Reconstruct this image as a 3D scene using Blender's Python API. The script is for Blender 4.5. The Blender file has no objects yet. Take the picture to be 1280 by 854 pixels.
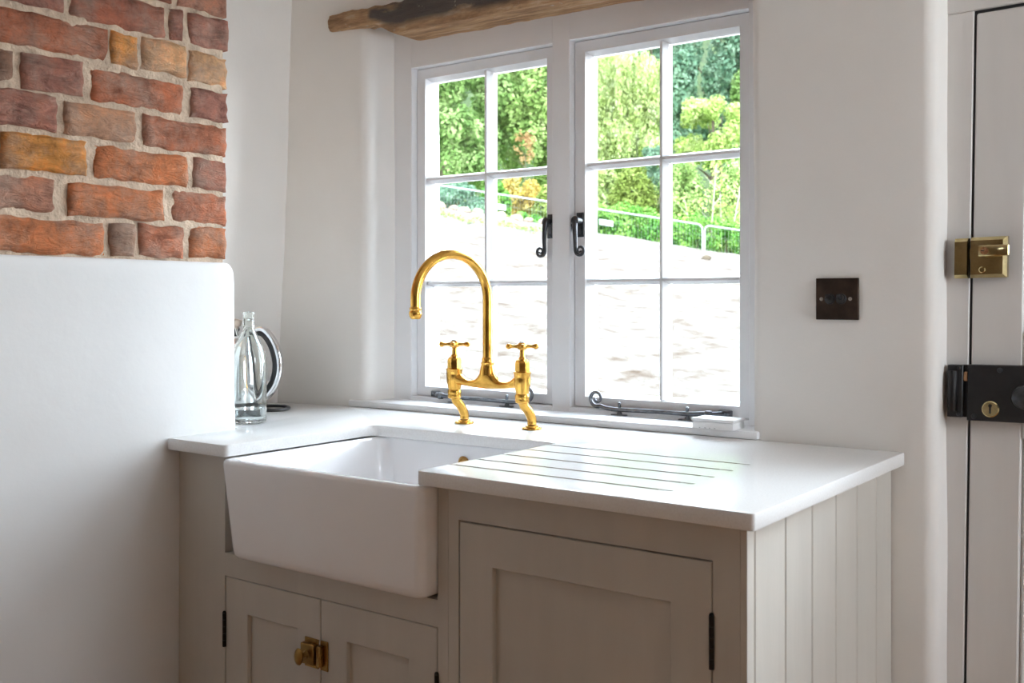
import bpy, bmesh, math, random
import numpy as np
from mathutils import Vector, Matrix, noise

random.seed(7)
rng = np.random.default_rng(11)
SC = bpy.context.scene
COL = SC.collection

# ------------------------------------------------------------------ camera
YAW = math.radians(36.32)
FOC = 1295.0
CAMLOC = Vector((0.611, -2.201, 1.21))
cam_d = bpy.data.cameras.new('camera')
cam_d.sensor_width = 36.0
cam_d.lens = FOC / 1280.0 * 36.0
cam_d.shift_y = -50.0 / 1280.0
cam_d.clip_start = 0.05
cam_d.clip_end = 400
cam = bpy.data.objects.new('camera', cam_d)
cam.location = CAMLOC
cam.rotation_euler = (math.pi / 2, 0, YAW)
COL.objects.link(cam)
SC.camera = cam
cam_d.dof.use_dof = True
cam_d.dof.focus_distance = 2.55
cam_d.dof.aperture_fstop = 8.0

# ------------------------------------------------------------------ sky and light
world = bpy.data.worlds.new('overcast_sky')
SC.world = world
world.use_nodes = True
wn = world.node_tree.nodes
wl = world.node_tree.links
wn.clear()
w_out = wn.new('ShaderNodeOutputWorld')
w_bg = wn.new('ShaderNodeBackground')
w_bg.inputs['Strength'].default_value = 16.0
w_tc = wn.new('ShaderNodeTexCoord')
w_sep = wn.new('ShaderNodeSeparateXYZ')
w_mr = wn.new('ShaderNodeMapRange')
w_mr.inputs['From Min'].default_value = 0.0
w_mr.inputs['From Max'].default_value = 1.0
w_mix = wn.new('ShaderNodeMix')
w_mix.data_type = 'RGBA'
w_mix.inputs[6].default_value = (0.87, 0.94, 1.0, 1)
w_mix.inputs[7].default_value = (0.69, 0.835, 1.0, 1)
wl.new(w_tc.outputs['Generated'], w_sep.inputs[0])
wl.new(w_sep.outputs['Z'], w_mr.inputs['Value'])
wl.new(w_mr.outputs['Result'], w_mix.inputs[0])
wl.new(w_mix.outputs[2], w_bg.inputs['Color'])
wl.new(w_bg.outputs[0], w_out.inputs['Surface'])


def portal(name, loc, rot, sx, sy):
    l = bpy.data.lights.new(name, 'AREA')
    l.shape = 'RECTANGLE'
    l.size = sx
    l.size_y = sy
    l.cycles.is_portal = True
    o = bpy.data.objects.new(name, l)
    o.location = loc
    o.rotation_euler = rot
    COL.objects.link(o)


# portals only guide the sampling of the sky through the openings, they give no light of their own
portal('sky_portal', (-0.92, 0.26, 1.42), (-math.pi / 2, 0, 0), 1.15, 1.02)
portal('sky_portal', (0.46, 0.17, 1.46), (-math.pi / 2, 0, 0), 0.52, 0.64)
portal('sky_portal', (1.40, 0.31, 1.365), (-math.pi / 2, 0, 0), 0.5, 0.83)
portal('sky_portal', (2.11, -0.44, 1.47), (0, math.pi / 2, 0), 0.78, 0.48)
portal('sky_portal', (0.175, -4.35, 2.05), (math.pi / 2, 0, 0), 0.45, 0.2)

SC.view_settings.view_transform = 'Standard'
SC.view_settings.look = 'None'
SC.view_settings.gamma = 1.0
SC.view_settings.use_curve_mapping = False
SC.view_settings.exposure = 0.55
SC.cycles.max_bounces = 16
SC.cycles.diffuse_bounces = 10
SC.cycles.glossy_bounces = 6
SC.cycles.transmission_bounces = 12
SC.cycles.transparent_max_bounces = 24
SC.cycles.caustics_reflective = False
SC.cycles.caustics_refractive = False
SC.cycles.sample_clamp_indirect = 6.0
SC.cycles.use_denoising = True


# ------------------------------------------------------------------ materials
def new_mat(name):
    m = bpy.data.materials.new(name)
    m.use_nodes = True
    nt = m.node_tree
    b = nt.nodes['Principled BSDF']
    return m, nt, b


def coords(nt, scale=(1, 1, 1), kind='Object'):
    tc = nt.nodes.new('ShaderNodeTexCoord')
    mp = nt.nodes.new('ShaderNodeMapping')
    mp.inputs['Scale'].default_value = scale
    nt.links.new(tc.outputs[kind], mp.inputs['Vector'])
    return mp.outputs['Vector']


def noise_tex(nt, vec, scale, detail=4, rough=0.55):
    n = nt.nodes.new('ShaderNodeTexNoise')
    n.inputs['Scale'].default_value = scale
    n.inputs['Detail'].default_value = detail
    n.inputs['Roughness'].default_value = rough
    nt.links.new(vec, n.inputs['Vector'])
    return n


def ramp(nt, fac, stops):
    r = nt.nodes.new('ShaderNodeValToRGB')
    el = r.color_ramp.elements
    while len(el) < len(stops):
        el.new(0.5)
    for e, (p, c) in zip(el, stops):
        e.position = p
        e.color = (c[0], c[1], c[2], 1)
    nt.links.new(fac, r.inputs['Fac'])
    return r


def bump(nt, b, height, strength=0.2, dist=0.01, normal=None):
    bp = nt.nodes.new('ShaderNodeBump')
    bp.inputs['Strength'].default_value = strength
    bp.inputs['Distance'].default_value = dist
    nt.links.new(height, bp.inputs['Height'])
    if normal is not None:
        nt.links.new(normal, bp.inputs['Normal'])
    nt.links.new(bp.outputs['Normal'], b.inputs['Normal'])
    return bp.outputs['Normal']


def simple(name, col, rough=0.5, metal=0.0, var=0.06, nscale=12.0, bstr=0.0, bscale=60.0, stretch=(1, 1, 1), bdist=0.004, coat=0.0, spec=0.5):
    m, nt, b = new_mat(name)
    v = coords(nt, stretch)
    n = noise_tex(nt, v, nscale)
    lo = [max(0, c * (1 - var)) for c in col]
    hi = [min(1, c * (1 + var)) for c in col]
    r = ramp(nt, n.outputs['Fac'], [(0.3, lo), (0.7, hi)])
    nt.links.new(r.outputs['Color'], b.inputs['Base Color'])
    b.inputs['Roughness'].default_value = rough
    b.inputs['Metallic'].default_value = metal
    b.inputs['Coat Weight'].default_value = coat
    b.inputs['Specular IOR Level'].default_value = spec
    if bstr:
        n2 = noise_tex(nt, v, bscale)
        bump(nt, b, n2.outputs['Fac'], bstr, bdist)
    return m


def plaster_mat(name, col):
    m, nt, b = new_mat(name)
    v = coords(nt)
    big = noise_tex(nt, v, 3.0, 3)
    r = ramp(nt, big.outputs['Fac'], [(0.3, [c * 0.97 for c in col]), (0.7, [min(1, c * 1.02) for c in col])])
    nt.links.new(r.outputs['Color'], b.inputs['Base Color'])
    b.inputs['Roughness'].default_value = 0.85
    b.inputs['Specular IOR Level'].default_value = 0.25
    mid = noise_tex(nt, v, 9.0, 5, 0.5)
    nrm = bump(nt, b, mid.outputs['Fac'], 0.25, 0.008)
    fine = noise_tex(nt, v, 130.0, 3, 0.6)
    bump(nt, b, fine.outputs['Fac'], 0.08, 0.002, nrm)
    return m


def brick_mat():
    m, nt, b = new_mat('old_brick')
    oi = nt.nodes.new('ShaderNodeObjectInfo')
    v = coords(nt)
    n1 = noise_tex(nt, v, 22.0, 8, 0.65)
    r1 = ramp(nt, n1.outputs['Fac'], [(0.3, (0.5, 0.47, 0.47)), (0.48, (1, 1, 1)), (0.7, (1.45, 1.25, 1.1))])
    mx = nt.nodes.new('ShaderNodeMix')
    mx.data_type = 'RGBA'
    mx.blend_type = 'MULTIPLY'
    mx.inputs[0].default_value = 1.0
    nt.links.new(oi.outputs['Color'], mx.inputs[6])
    nt.links.new(r1.outputs['Color'], mx.inputs[7])
    # pale lime smears
    n2 = noise_tex(nt, v, 9.0, 6, 0.7)
    r2 = ramp(nt, n2.outputs['Fac'], [(0.45, (0, 0, 0)), (0.72, (0.72, 0.72, 0.72))])
    mx2 = nt.nodes.new('ShaderNodeMix')
    mx2.data_type = 'RGBA'
    nt.links.new(r2.outputs['Color'], mx2.inputs[0])
    nt.links.new(mx.outputs[2], mx2.inputs[6])
    mx2.inputs[7].default_value = (0.55, 0.42, 0.34, 1)
    nt.links.new(mx2.outputs[2], b.inputs['Base Color'])
    b.inputs['Roughness'].default_value = 0.9
    b.inputs['Specular IOR Level'].default_value = 0.2
    v2 = coords(nt, (1, 0.6, 1.5))
    wv = noise_tex(nt, v2, 38.0, 8, 0.68)
    wv.inputs['Distortion'].default_value = 1.4
    bump(nt, b, wv.outputs['Fac'], 1.0, 0.02)
    return m


def wood_mat():
    m, nt, b = new_mat('aged_oak')
    v = coords(nt, (1.2, 9, 9))
    n1 = noise_tex(nt, v, 5.0, 8, 0.65)
    r = ramp(nt, n1.outputs['Fac'], [(0.27, (0.12, 0.07, 0.04)), (0.41, (0.37, 0.205, 0.10)), (0.55, (0.58, 0.35, 0.18)), (0.72, (0.74, 0.56, 0.38))])
    # old grey-black soot on the face
    v3 = coords(nt, (1.0, 1.0, 3.0))
    n3 = noise_tex(nt, v3, 5.0, 5, 0.6)
    r3 = ramp(nt, n3.outputs['Fac'], [(0.34, (0, 0, 0)), (0.5, (0.9, 0.9, 0.9))])
    geo = nt.nodes.new('ShaderNodeVertexColor')
    geo.layer_name = 'soot'
    ml = nt.nodes.new('ShaderNodeMath')
    ml.operation = 'MULTIPLY'
    nt.links.new(r3.outputs['Color'], ml.inputs[0])
    nt.links.new(geo.outputs['Color'], ml.inputs[1])
    mx = nt.nodes.new('ShaderNodeMix')
    mx.data_type = 'RGBA'
    nt.links.new(ml.outputs[0], mx.inputs[0])
    nt.links.new(r.outputs['Color'], mx.inputs[6])
    mx.inputs[7].default_value = (0.075, 0.07, 0.072, 1)
    # specks of old limewash
    v4 = coords(nt)
    n4 = noise_tex(nt, v4, 45.0, 3, 0.5)
    r4 = ramp(nt, n4.outputs['Fac'], [(0.68, (0, 0, 0)), (0.74, (0.8, 0.8, 0.8))])
    mx2 = nt.nodes.new('ShaderNodeMix')
    mx2.data_type = 'RGBA'
    nt.links.new(r4.outputs['Color'], mx2.inputs[0])
    nt.links.new(mx.outputs[2], mx2.inputs[6])
    mx2.inputs[7].default_value = (0.6, 0.53, 0.45, 1)
    nt.links.new(mx2.outputs[2], b.inputs['Base Color'])
    b.inputs['Roughness'].default_value = 0.85
    n5 = noise_tex(nt, coords(nt, (3, 14, 14)), 9.0, 8, 0.7)
    n6 = noise_tex(nt, coords(nt, (1, 2, 2)), 38.0, 6, 0.7)
    nb = bump(nt, b, n5.outputs['Fac'], 0.9, 0.014)
    bump(nt, b, n6.outputs['Fac'], 0.7, 0.008, nb)
    return m


def quartz_mat():
    m, nt, b = new_mat('white_quartz')
    v = coords(nt)
    n = noise_tex(nt, v, 260.0, 2, 0.5)
    r = ramp(nt, n.outputs['Fac'], [(0.3, (0.75, 0.74, 0.73)), (0.55, (0.79, 0.785, 0.78)), (0.8, (0.82, 0.815, 0.81))])
    nt.links.new(r.outputs['Color'], b.inputs['Base Color'])
    b.inputs['Roughness'].default_value = 0.24
    return m


def brass_mat(name, col, dark, rough):
    m, nt, b = new_mat(name)
    v = coords(nt)
    n = noise_tex(nt, v, 28.0, 6, 0.6)
    r = ramp(nt, n.outputs['Fac'], [(0.3, dark), (0.6, col)])
    nt.links.new(r.outputs['Color'], b.inputs['Base Color'])
    b.inputs['Metallic'].default_value = 1.0
    n2 = noise_tex(nt, v, 60.0, 4, 0.6)
    rr = nt.nodes.new('ShaderNodeMapRange')
    rr.inputs['To Min'].default_value = rough * 0.7
    rr.inputs['To Max'].default_value = rough * 1.5
    nt.links.new(n2.outputs['Fac'], rr.inputs['Value'])
    nt.links.new(rr.outputs['Result'], b.inputs['Roughness'])
    return m


def pane_mat():
    m, nt, b = new_mat('window_glass')
    nt.nodes.remove(b)
    out = nt.nodes['Material Output']
    tr = nt.nodes.new('ShaderNodeBsdfTransparent')
    tr.inputs['Color'].default_value = (0.975, 0.985, 0.98, 1)
    gl = nt.nodes.new('ShaderNodeBsdfGlossy')
    gl.inputs['Roughness'].default_value = 0.01
    fr = nt.nodes.new('ShaderNodeFresnel')
    fr.inputs['IOR'].default_value = 1.2
    v = coords(nt)
    n = noise_tex(nt, v, 5.0, 2)
    bp = nt.nodes.new('ShaderNodeBump')
    bp.inputs['Strength'].default_value = 0.05
    bp.inputs['Distance'].default_value = 0.01
    nt.links.new(n.outputs['Fac'], bp.inputs['Height'])
    nt.links.new(bp.outputs['Normal'], gl.inputs['Normal'])
    mx = nt.nodes.new('ShaderNodeMixShader')
    nt.links.new(fr.outputs[0], mx.inputs[0])
    nt.links.new(tr.outputs[0], mx.inputs[1])
    nt.links.new(gl.outputs[0], mx.inputs[2])
    nt.links.new(mx.outputs[0], out.inputs['Surface'])
    return m


def glass_mat(name, col, ior, rough=0.0):
    m, nt, b = new_mat(name)
    b.inputs['Base Color'].default_value = (*col, 1)
    b.inputs['Transmission Weight'].default_value = 1.0
    b.inputs['Roughness'].default_value = rough
    b.inputs['IOR'].default_value = ior
    return m


def lin(c):
    return [0.35 * ((v / 255 / 12.92) if v < 10.3 else ((v / 255 + 0.055) / 1.055) ** 2.4) for v in c]


def leaf_mat(name, lo, mid, hi, trans=0.35):
    lo, mid, hi = lin(lo), lin(mid), lin(hi)
    m, nt, b = new_mat(name)
    b.inputs['Specular IOR Level'].default_value = 0.05
    v = coords(nt)
    n = noise_tex(nt, v, 1.6, 6, 0.8)
    r = ramp(nt, n.outputs['Fac'], [(0.36, lo), (0.5, mid), (0.63, hi)])  # ramp tones paint lit and shaded leaves into the foliage colour
    out = nt.nodes['Material Output']
    nt.links.new(r.outputs['Color'], b.inputs['Base Color'])
    b.inputs['Roughness'].default_value = 0.6
    tl = nt.nodes.new('ShaderNodeBsdfTranslucent')
    nt.links.new(r.outputs['Color'], tl.inputs['Color'])
    mx = nt.nodes.new('ShaderNodeMixShader')
    mx.inputs[0].default_value = trans
    nt.links.new(b.outputs[0], mx.inputs[1])
    nt.links.new(tl.outputs[0], mx.inputs[2])
    nt.links.new(mx.outputs[0], out.inputs['Surface'])
    return m


def soil_mat():
    m, nt, b = new_mat('bare_soil')
    v = coords(nt, (1, 1, 1))
    n = noise_tex(nt, v, 3.2, 10, 0.78)
    r = ramp(nt, n.outputs['Fac'], [(0.3, (0.036, 0.025, 0.018)), (0.41, (0.068, 0.054, 0.043)), (0.5, (0.094, 0.083, 0.073)), (0.7, (0.112, 0.105, 0.099))])
    nt.links.new(r.outputs['Color'], b.inputs['Base Color'])
    b.inputs['Roughness'].default_value = 0.95
    b.inputs['Specular IOR Level'].default_value = 0.0
    n2 = noise_tex(nt, v, 4.0, 8, 0.7)
    bump(nt, b, n2.outputs['Fac'], 0.8, 0.15)
    return m


M = dict(
    plaster=plaster_mat('limewashed_plaster', (0.80, 0.775, 0.745)),
    plaster_white=plaster_mat('white_plaster', (0.70, 0.70, 0.70)),
    ceiling=simple('ceiling_paint', (0.82, 0.79, 0.745), 0.9),
    floor=simple('terracotta_floor', (0.42, 0.235, 0.125), 0.55, var=0.25, nscale=4),
    mortar=simple('lime_mortar', (0.55, 0.43, 0.325), 0.95, var=0.22, nscale=30, bstr=0.8, bscale=90, bdist=0.008),
    brick=brick_mat(),
    oak=wood_mat(),
    quartz=quartz_mat(),
    groove=simple('shade_toned_groove_quartz', (0.46, 0.41, 0.36), 0.7),
    china=simple('white_fireclay', (0.85, 0.845, 0.855), 0.12, var=0.01, coat=0.3),
    greige=simple('greige_cabinet_paint', (0.545, 0.515, 0.465), 0.45, var=0.03, nscale=8, bstr=0.08, bscale=40, stretch=(3, 3, 0.4), bdist=0.003),
    white_paint=simple('white_joinery_paint', (0.83, 0.83, 0.845), 0.4, var=0.015, nscale=8, bstr=0.05, bscale=40, bdist=0.002),
    door_paint=simple('grey_white_door_paint', (0.66, 0.635, 0.615), 0.42, var=0.03, nscale=6, bstr=0.08, bscale=30, stretch=(4, 4, 0.5), bdist=0.003),
    dark=simple('keyhole_shade', (0.06, 0.05, 0.045), 0.9),  # dark colour stands in for shade inside the lock's key slots
    brass=brass_mat('unlacquered_brass', (0.82, 0.465, 0.1), (0.55, 0.28, 0.05), 0.2),
    old_brass=brass_mat('antique_brass', (0.42, 0.25, 0.08), (0.2, 0.11, 0.035), 0.32),
    latch_brass=brass_mat('polished_latch_brass', (0.72, 0.6, 0.33), (0.5, 0.4, 0.19), 0.16),
    copper=brass_mat('copper_cylinder', (0.85, 0.5, 0.28), (0.65, 0.36, 0.2), 0.25),
    iron=simple('blackened_iron', (0.075, 0.078, 0.085), 0.38, 0.85, var=0.3, nscale=60, bstr=0.35, bscale=120, bdist=0.002),
    pewter=simple('pewter_iron', (0.17, 0.18, 0.2), 0.36, 0.9, var=0.3, nscale=60, bstr=0.35, bscale=120, bdist=0.002),
    black_japan=simple('black_japanned_steel', (0.014, 0.013, 0.014), 0.38, 0.0, var=0.4, nscale=40, bstr=0.1, bscale=60, bdist=0.002),
    bronze=simple('dark_bronze_plate', (0.055, 0.036, 0.027), 0.42, 0.7, var=0.5, nscale=25),
    steel=simple('steel_screw', (0.62, 0.6, 0.56), 0.3, 1.0),
    chrome=simple('polished_chrome', (0.86, 0.87, 0.89), 0.06, 1.0, var=0.01),
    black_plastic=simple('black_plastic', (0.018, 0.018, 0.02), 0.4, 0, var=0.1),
    pane=pane_mat(),
    bottle=glass_mat('bottle_glass', (0.955, 0.985, 0.968), 1.45),
    water=glass_mat('water', (0.93, 0.97, 1.0), 1.33),
    cork=simple('tan_stopper', (0.5, 0.4, 0.32), 0.7, var=0.15, nscale=60),
    terracotta=simple('warm_clay_paint', (0.30, 0.22, 0.155), 0.8),
    boxwhite=simple('white_card_box', (0.82, 0.82, 0.83), 0.5, var=0.02),
    boxgrey=simple('grey_label_print', (0.35, 0.36, 0.38), 0.6, var=0.15),
    hinge=simple('dark_steel_hinge', (0.03, 0.025, 0.022), 0.4, 0.8, var=0.3, nscale=40),
    soil=soil_mat(),
    bark=simple('grey_bark', (0.0700, 0.0560, 0.0400), 0.9, var=0.3, nscale=3, bstr=0.6, bscale=8, bdist=0.05, spec=0.0),
    birch=simple('pale_birch_bark', (0.2310, 0.2024, 0.1760), 0.8, var=0.25, nscale=4, spec=0.0),
    galv=simple('galvanised_tube', (0.1760, 0.1870, 0.1936), 0.55, 0.0, var=0.06, spec=0.0),
    sign=simple('white_sign_plate', (0.2040, 0.2125, 0.2210), 0.5, var=0.02, spec=0.0),
    concrete=simple('grey_concrete', (0.1250, 0.1225, 0.1175), 0.9, var=0.1, spec=0.0),
    stone=simple('pale_sandstone', (0.1612, 0.1196, 0.0884), 0.9, var=0.25, nscale=2, bstr=0.5, bscale=6, bdist=0.05, spec=0.0),
    leaf_mid=leaf_mat('mid_green_leaves', (88, 122, 60), (150, 186, 105), (205, 226, 155)),
    leaf_fresh=leaf_mat('fresh_green_leaves', (105, 140, 65), (172, 204, 115), (218, 236, 162)),
    leaf_willow=leaf_mat('pale_willow_leaves', (165, 190, 95), (212, 232, 145), (240, 250, 195)),
    leaf_dark=leaf_mat('blue_green_leaves', (70, 108, 84), (125, 162, 128), (180, 208, 178)),
    leaf_olive=leaf_mat('olive_leaves', (90, 105, 40), (150, 170, 80), (205, 215, 130)),
    leaf_yellow=leaf_mat('yellow_green_leaves', (140, 178, 80), (196, 222, 118), (232, 244, 172)),
    leaf_hedge=leaf_mat('hedge_leaves', (70, 130, 50), (125, 190, 80), (200, 235, 120)),
    leaf_autumn=leaf_mat('autumn_leaves', (170, 140, 60), (220, 185, 90), (240, 220, 140)),
    leaf_russet=leaf_mat('russet_leaves', (150, 110, 70), (205, 160, 110), (225, 195, 150)),
    hillside=leaf_mat('wooded_hillside', (42, 56, 28), (62, 78, 40), (86, 100, 56), 0.0),
)


# ------------------------------------------------------------------ helpers
def finish(name, bm, mat, parent=None, smooth=True, angle=40, fix=True):
    if fix:
        bmesh.ops.recalc_face_normals(bm, faces=bm.faces[:])
    me = bpy.data.meshes.new(name)
    bm.to_mesh(me)
    bm.free()
    me.materials.append(mat)
    if smooth:
        me.polygons.foreach_set('use_smooth', [True] * len(me.polygons))
        me.set_sharp_from_angle(angle=math.radians(angle))
    o = bpy.data.objects.new(name, me)
    COL.objects.link(o)
    if parent is not None:
        o.parent = parent
        o.matrix_parent_inverse = parent.matrix_world.inverted() if parent.type != 'EMPTY' else Matrix.Translation(parent.location).inverted() if parent.parent is None else Matrix.Identity(4)
    return o


def empty(name, loc):
    o = bpy.data.objects.new(name, None)
    o.empty_display_size = 0.1
    o.location = loc
    COL.objects.link(o)
    return o


def tag(o, label=None, cat=None, group=None, kind=None):
    if label:
        o['label'] = label
    if cat:
        o['category'] = cat
    if group:
        o['group'] = group
    if kind:
        o['kind'] = kind
    return o


def thing(name, loc, label, cat, group=None):
    return tag(empty(name, loc), label, cat, group)


def box(bm, x0, x1, y0, y1, z0, z1, bev=0.0, seg=2):
    b2 = bmesh.new()
    bmesh.ops.create_cube(b2, size=1.0)
    for v in b2.verts:
        v.co = Vector(((x0 + x1) / 2 + v.co.x * (x1 - x0), (y0 + y1) / 2 + v.co.y * (y1 - y0), (z0 + z1) / 2 + v.co.z * (z1 - z0)))
    if bev:
        bmesh.ops.bevel(b2, geom=b2.edges[:], offset=bev, segments=seg, affect='EDGES', profile=0.5)
    merge(bm, b2)


def merge(bm, b2):
    me = bpy.data.meshes.new('tmp')
    b2.to_mesh(me)
    b2.free()
    bm.from_mesh(me)
    bpy.data.meshes.remove(me)


def frame_axis(axis):
    a = Vector(axis).normalized()
    t = Vector((0, 0, 1)) if abs(a.z) < 0.9 else Vector((1, 0, 0))
    u = t.cross(a).normalized()
    w = a.cross(u)
    return a, u, w


def lathe(bm, prof, origin, axis=(0, 0, 1), seg=24, cap=True, phase=0.0):
    """profile of (radius, distance along axis)"""
    a, u, w = frame_axis(axis)
    o = Vector(origin)
    rings = []
    for r, h in prof:
        c = o + a * h
        if r < 1e-6:
            rings.append([bm.verts.new(c)])
        else:
            rings.append([bm.verts.new(c + (u * math.cos(phase + 2 * math.pi * i / seg) + w * math.sin(phase + 2 * math.pi * i / seg)) * r) for i in range(seg)])
    for r0, r1 in zip(rings, rings[1:]):
        if len(r0) == 1 and len(r1) == 1:
            continue
        for i in range(seg):
            j = (i + 1) % seg
            if len(r0) == 1:
                bm.faces.new((r0[0], r1[i], r1[j]))
            elif len(r1) == 1:
                bm.faces.new((r0[i], r0[j], r1[0]))
            else:
                bm.faces.new((r0[i], r0[j], r1[j], r1[i]))
    if cap:
        if len(rings[0]) > 1:
            bm.faces.new(rings[0][::-1])
        if len(rings[-1]) > 1:
            bm.faces.new(rings[-1])


def smooth_path(pts, n=8, closed=False):
    """Catmull-Rom through the points (any dimension)"""
    P = [np.array(p, float) for p in pts]
    out = []
    N = len(P)
    rng_i = range(N) if closed else range(N - 1)
    for i in rng_i:
        p0 = P[(i - 1) % N] if closed or i > 0 else 2 * P[0] - P[1]
        p1 = P[i]
        p2 = P[(i + 1) % N]
        p3 = P[(i + 2) % N] if closed or i + 2 < N else 2 * P[-1] - P[-2]
        for k in range(n):
            t = k / n
            out.append(0.5 * ((2 * p1) + (-p0 + p2) * t + (2 * p0 - 5 * p1 + 4 * p2 - p3) * t * t + (-p0 + 3 * p1 - 3 * p2 + p3) * t ** 3))
    if not closed:
        out.append(P[-1])
    return out


def tube(bm, pts, radii, seg=12, cap=True, closed=False):
    P = [Vector(p[:3]) for p in pts]
    n = len(P)
    if not hasattr(radii, '__len__'):
        radii = [radii] * n
    rings = []
    u = None
    for i in range(n):
        if closed:
            t = (P[(i + 1) % n] - P[(i - 1) % n]).normalized()
        else:
            t = (P[min(i + 1, n - 1)] - P[max(i - 1, 0)]).normalized()
        if u is None:
            u = t.orthogonal().normalized()
        else:
            u = (u - t * u.dot(t)).normalized()
        w = t.cross(u)
        rings.append([bm.verts.new(P[i] + (u * math.cos(2 * math.pi * k / seg) + w * math.sin(2 * math.pi * k / seg)) * radii[i]) for k in range(seg)])
    m = n if closed else n - 1
    for i in range(m):
        r0, r1 = rings[i], rings[(i + 1) % n]
        for k in range(seg):
            j = (k + 1) % seg
            bm.faces.new((r0[k], r0[j], r1[j], r1[k]))
    if cap and not closed:
        bm.faces.new(rings[0][::-1])
        bm.faces.new(rings[-1])


def prism(bm, poly, z0, z1):
    """poly: xy list, extruded along z"""
    lo = [bm.verts.new((x, y, z0)) for x, y in poly]
    hi = [bm.verts.new((x, y, z1)) for x, y in poly]
    n = len(poly)
    bm.faces.new(lo[::-1])
    bm.faces.new(hi)
    for i in range(n):
        j = (i + 1) % n
        bm.faces.new((lo[i], lo[j], hi[j], hi[i]))


def loft(bm, loops, closed=True, cap0=False, cap1=False):
    R = [[bm.verts.new(p) for p in L] for L in loops]
    n = len(R[0])
    for a, b in zip(R, R[1:]):
        for i in range(n if closed else n - 1):
            j = (i + 1) % n
            bm.faces.new((a[i], a[j], b[j], b[i]))
    if cap0:
        bm.faces.new(R[0][::-1])
    if cap1:
        bm.faces.new(R[-1])
    return R


def wob(x, y, z, amp, sc=1.7):
    return amp * noise.noise(Vector((x * sc, y * sc, z * sc)))


def arc(cx, cy, r, a0, a1, n):
    return [(cx + r * math.cos(math.radians(a0 + (a1 - a0) * i / n)), cy + r * math.sin(math.radians(a0 + (a1 - a0) * i / n))) for i in range(n + 1)]


# ------------------------------------------------------------------ the room
def swept_wall(name, poly, z0, z1, steps, mat, amp, move=None):
    """closed plan outline swept upwards with hand-plastered unevenness"""
    bm = bmesh.new()
    loops = []
    for k in range(steps + 1):
        z = z0 + (z1 - z0) * k / steps
        L = []
        for (x, y) in poly:
            dx = wob(x, y, z, amp) + wob(x + 9, y, z, amp * 0.35, 7)
            dy = wob(x + 31, y + 5, z, amp) + wob(x, y + 9, z, amp * 0.35, 7)
            q = Vector((x + dx, y + dy, z))
            if move:
                q = move(q)
            L.append(q)
        loops.append(L)
    loft(bm, loops, True, True, True)
    o = finish(name, bm, mat, angle=50)
    return tag(o, kind='structure')


def dens(p, q, n):
    return [(p[0] + (q[0] - p[0]) * i / n, p[1] + (q[1] - p[1]) * i / n) for i in range(n)]


CEIL = 2.42
# window wall, left of the opening (rounded plaster reveal)
left_poly = (dens((-1.95, -0.055), (-1.575, -0.002), 8) + arc(-1.568, 0.032, 0.034, -90, 0, 7)
             + dens((-1.532, 0.045), (-1.512, 0.12), 3) + [(-1.512, 0.30), (-1.95, 0.30)])
swept_wall('wall_window', left_poly, 0, 2.03, 46, M['plaster'], 0.004)
right_poly = ([(-0.315, 0.30), (-0.318, 0.12)] + dens((-0.322, 0.10), (-0.335, 0.022), 3) + arc(-0.318, 0.017, 0.02, 180, 270, 6)
              + dens((-0.315, -0.003), (0.028, -0.002), 9) + arc(0.034, 0.025, 0.027, -90, 0, 8) + dens((0.061, 0.05), (0.062, 0.085), 2) + [(0.064, 0.30)])
swept_wall('wall_window', right_poly, 0, CEIL, 52, M['plaster'], 0.005)
top_poly = dens((-1.95, -0.055), (-1.575, -0.002), 8) + dens((-1.575, -0.002), (-0.315, -0.001), 16) + [(-0.314, 0.30), (-1.95, 0.30)]
swept_wall('wall_window', top_poly, 2.03, CEIL, 10, M['plaster'], 0.004)
bm = bmesh.new()
box(bm, -1.512, -0.316, 0.02, 0.30, 0.0, 0.898)
tag(finish('wall_window', bm, M['plaster'], smooth=False), kind='structure')

# alcove wall behind the kettle (leans slightly)
alc = dens((-1.868, -0.60), (-1.858, -0.02), 12) + [(-1.858, 0.1), (-2.0, 0.1), (-2.0, -0.60)]


def lean(q):
    q.x += 0.045 * (q.z - 1.2) * (1 if q.x > -1.95 else 0)
    return q


swept_wall('wall_alcove', alc[::-1], 0, CEIL, 40, M['plaster'], 0.006, lean)

# chimney breast: plaster dado with a rounded top arris, brick above
CHX = -1.42
CHY = -0.553
BRY = -0.592
TOPZ = 1.303
bm = bmesh.new()
zs = list(np.linspace(0, 1.255, 36)) + [1.27, 1.282, 1.292, 1.299, 1.303, 1.304]
ins = [0] * 36 + [0.0012, 0.004, 0.009, 0.015, 0.022, 0.03]
loops = []
for z, d in zip(zs, ins):
    L = []
    for (x, y) in dens((-2.0, CHY), (-1.475, CHY), 6) + arc(-1.465, -0.598, 0.045, 90, 0, 9) + dens((CHX, -0.70), (CHX, -4.4), 60) + [(-2.0, -4.4)]:
        dd = 0.0
        if x > -1.99:
            dd = wob(x + 3, y, z, 0.006) + wob(x, y, z + 4, 0.002, 8)
        fx = 1.0 if x > -1.475 else 0.0
        fy = 1.0 if (y > -0.60 and x > -1.99) else 0.0
        L.append((x + (dd - d * 0.55) * fx, y + (dd * 0.4 - d * 0.55) * fy, z))
    loops.append(L)
loft(bm, loops, True, True, True)
wall_left = tag(finish('wall_left', bm, M['plaster_white'], angle=60), kind='structure')

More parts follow.
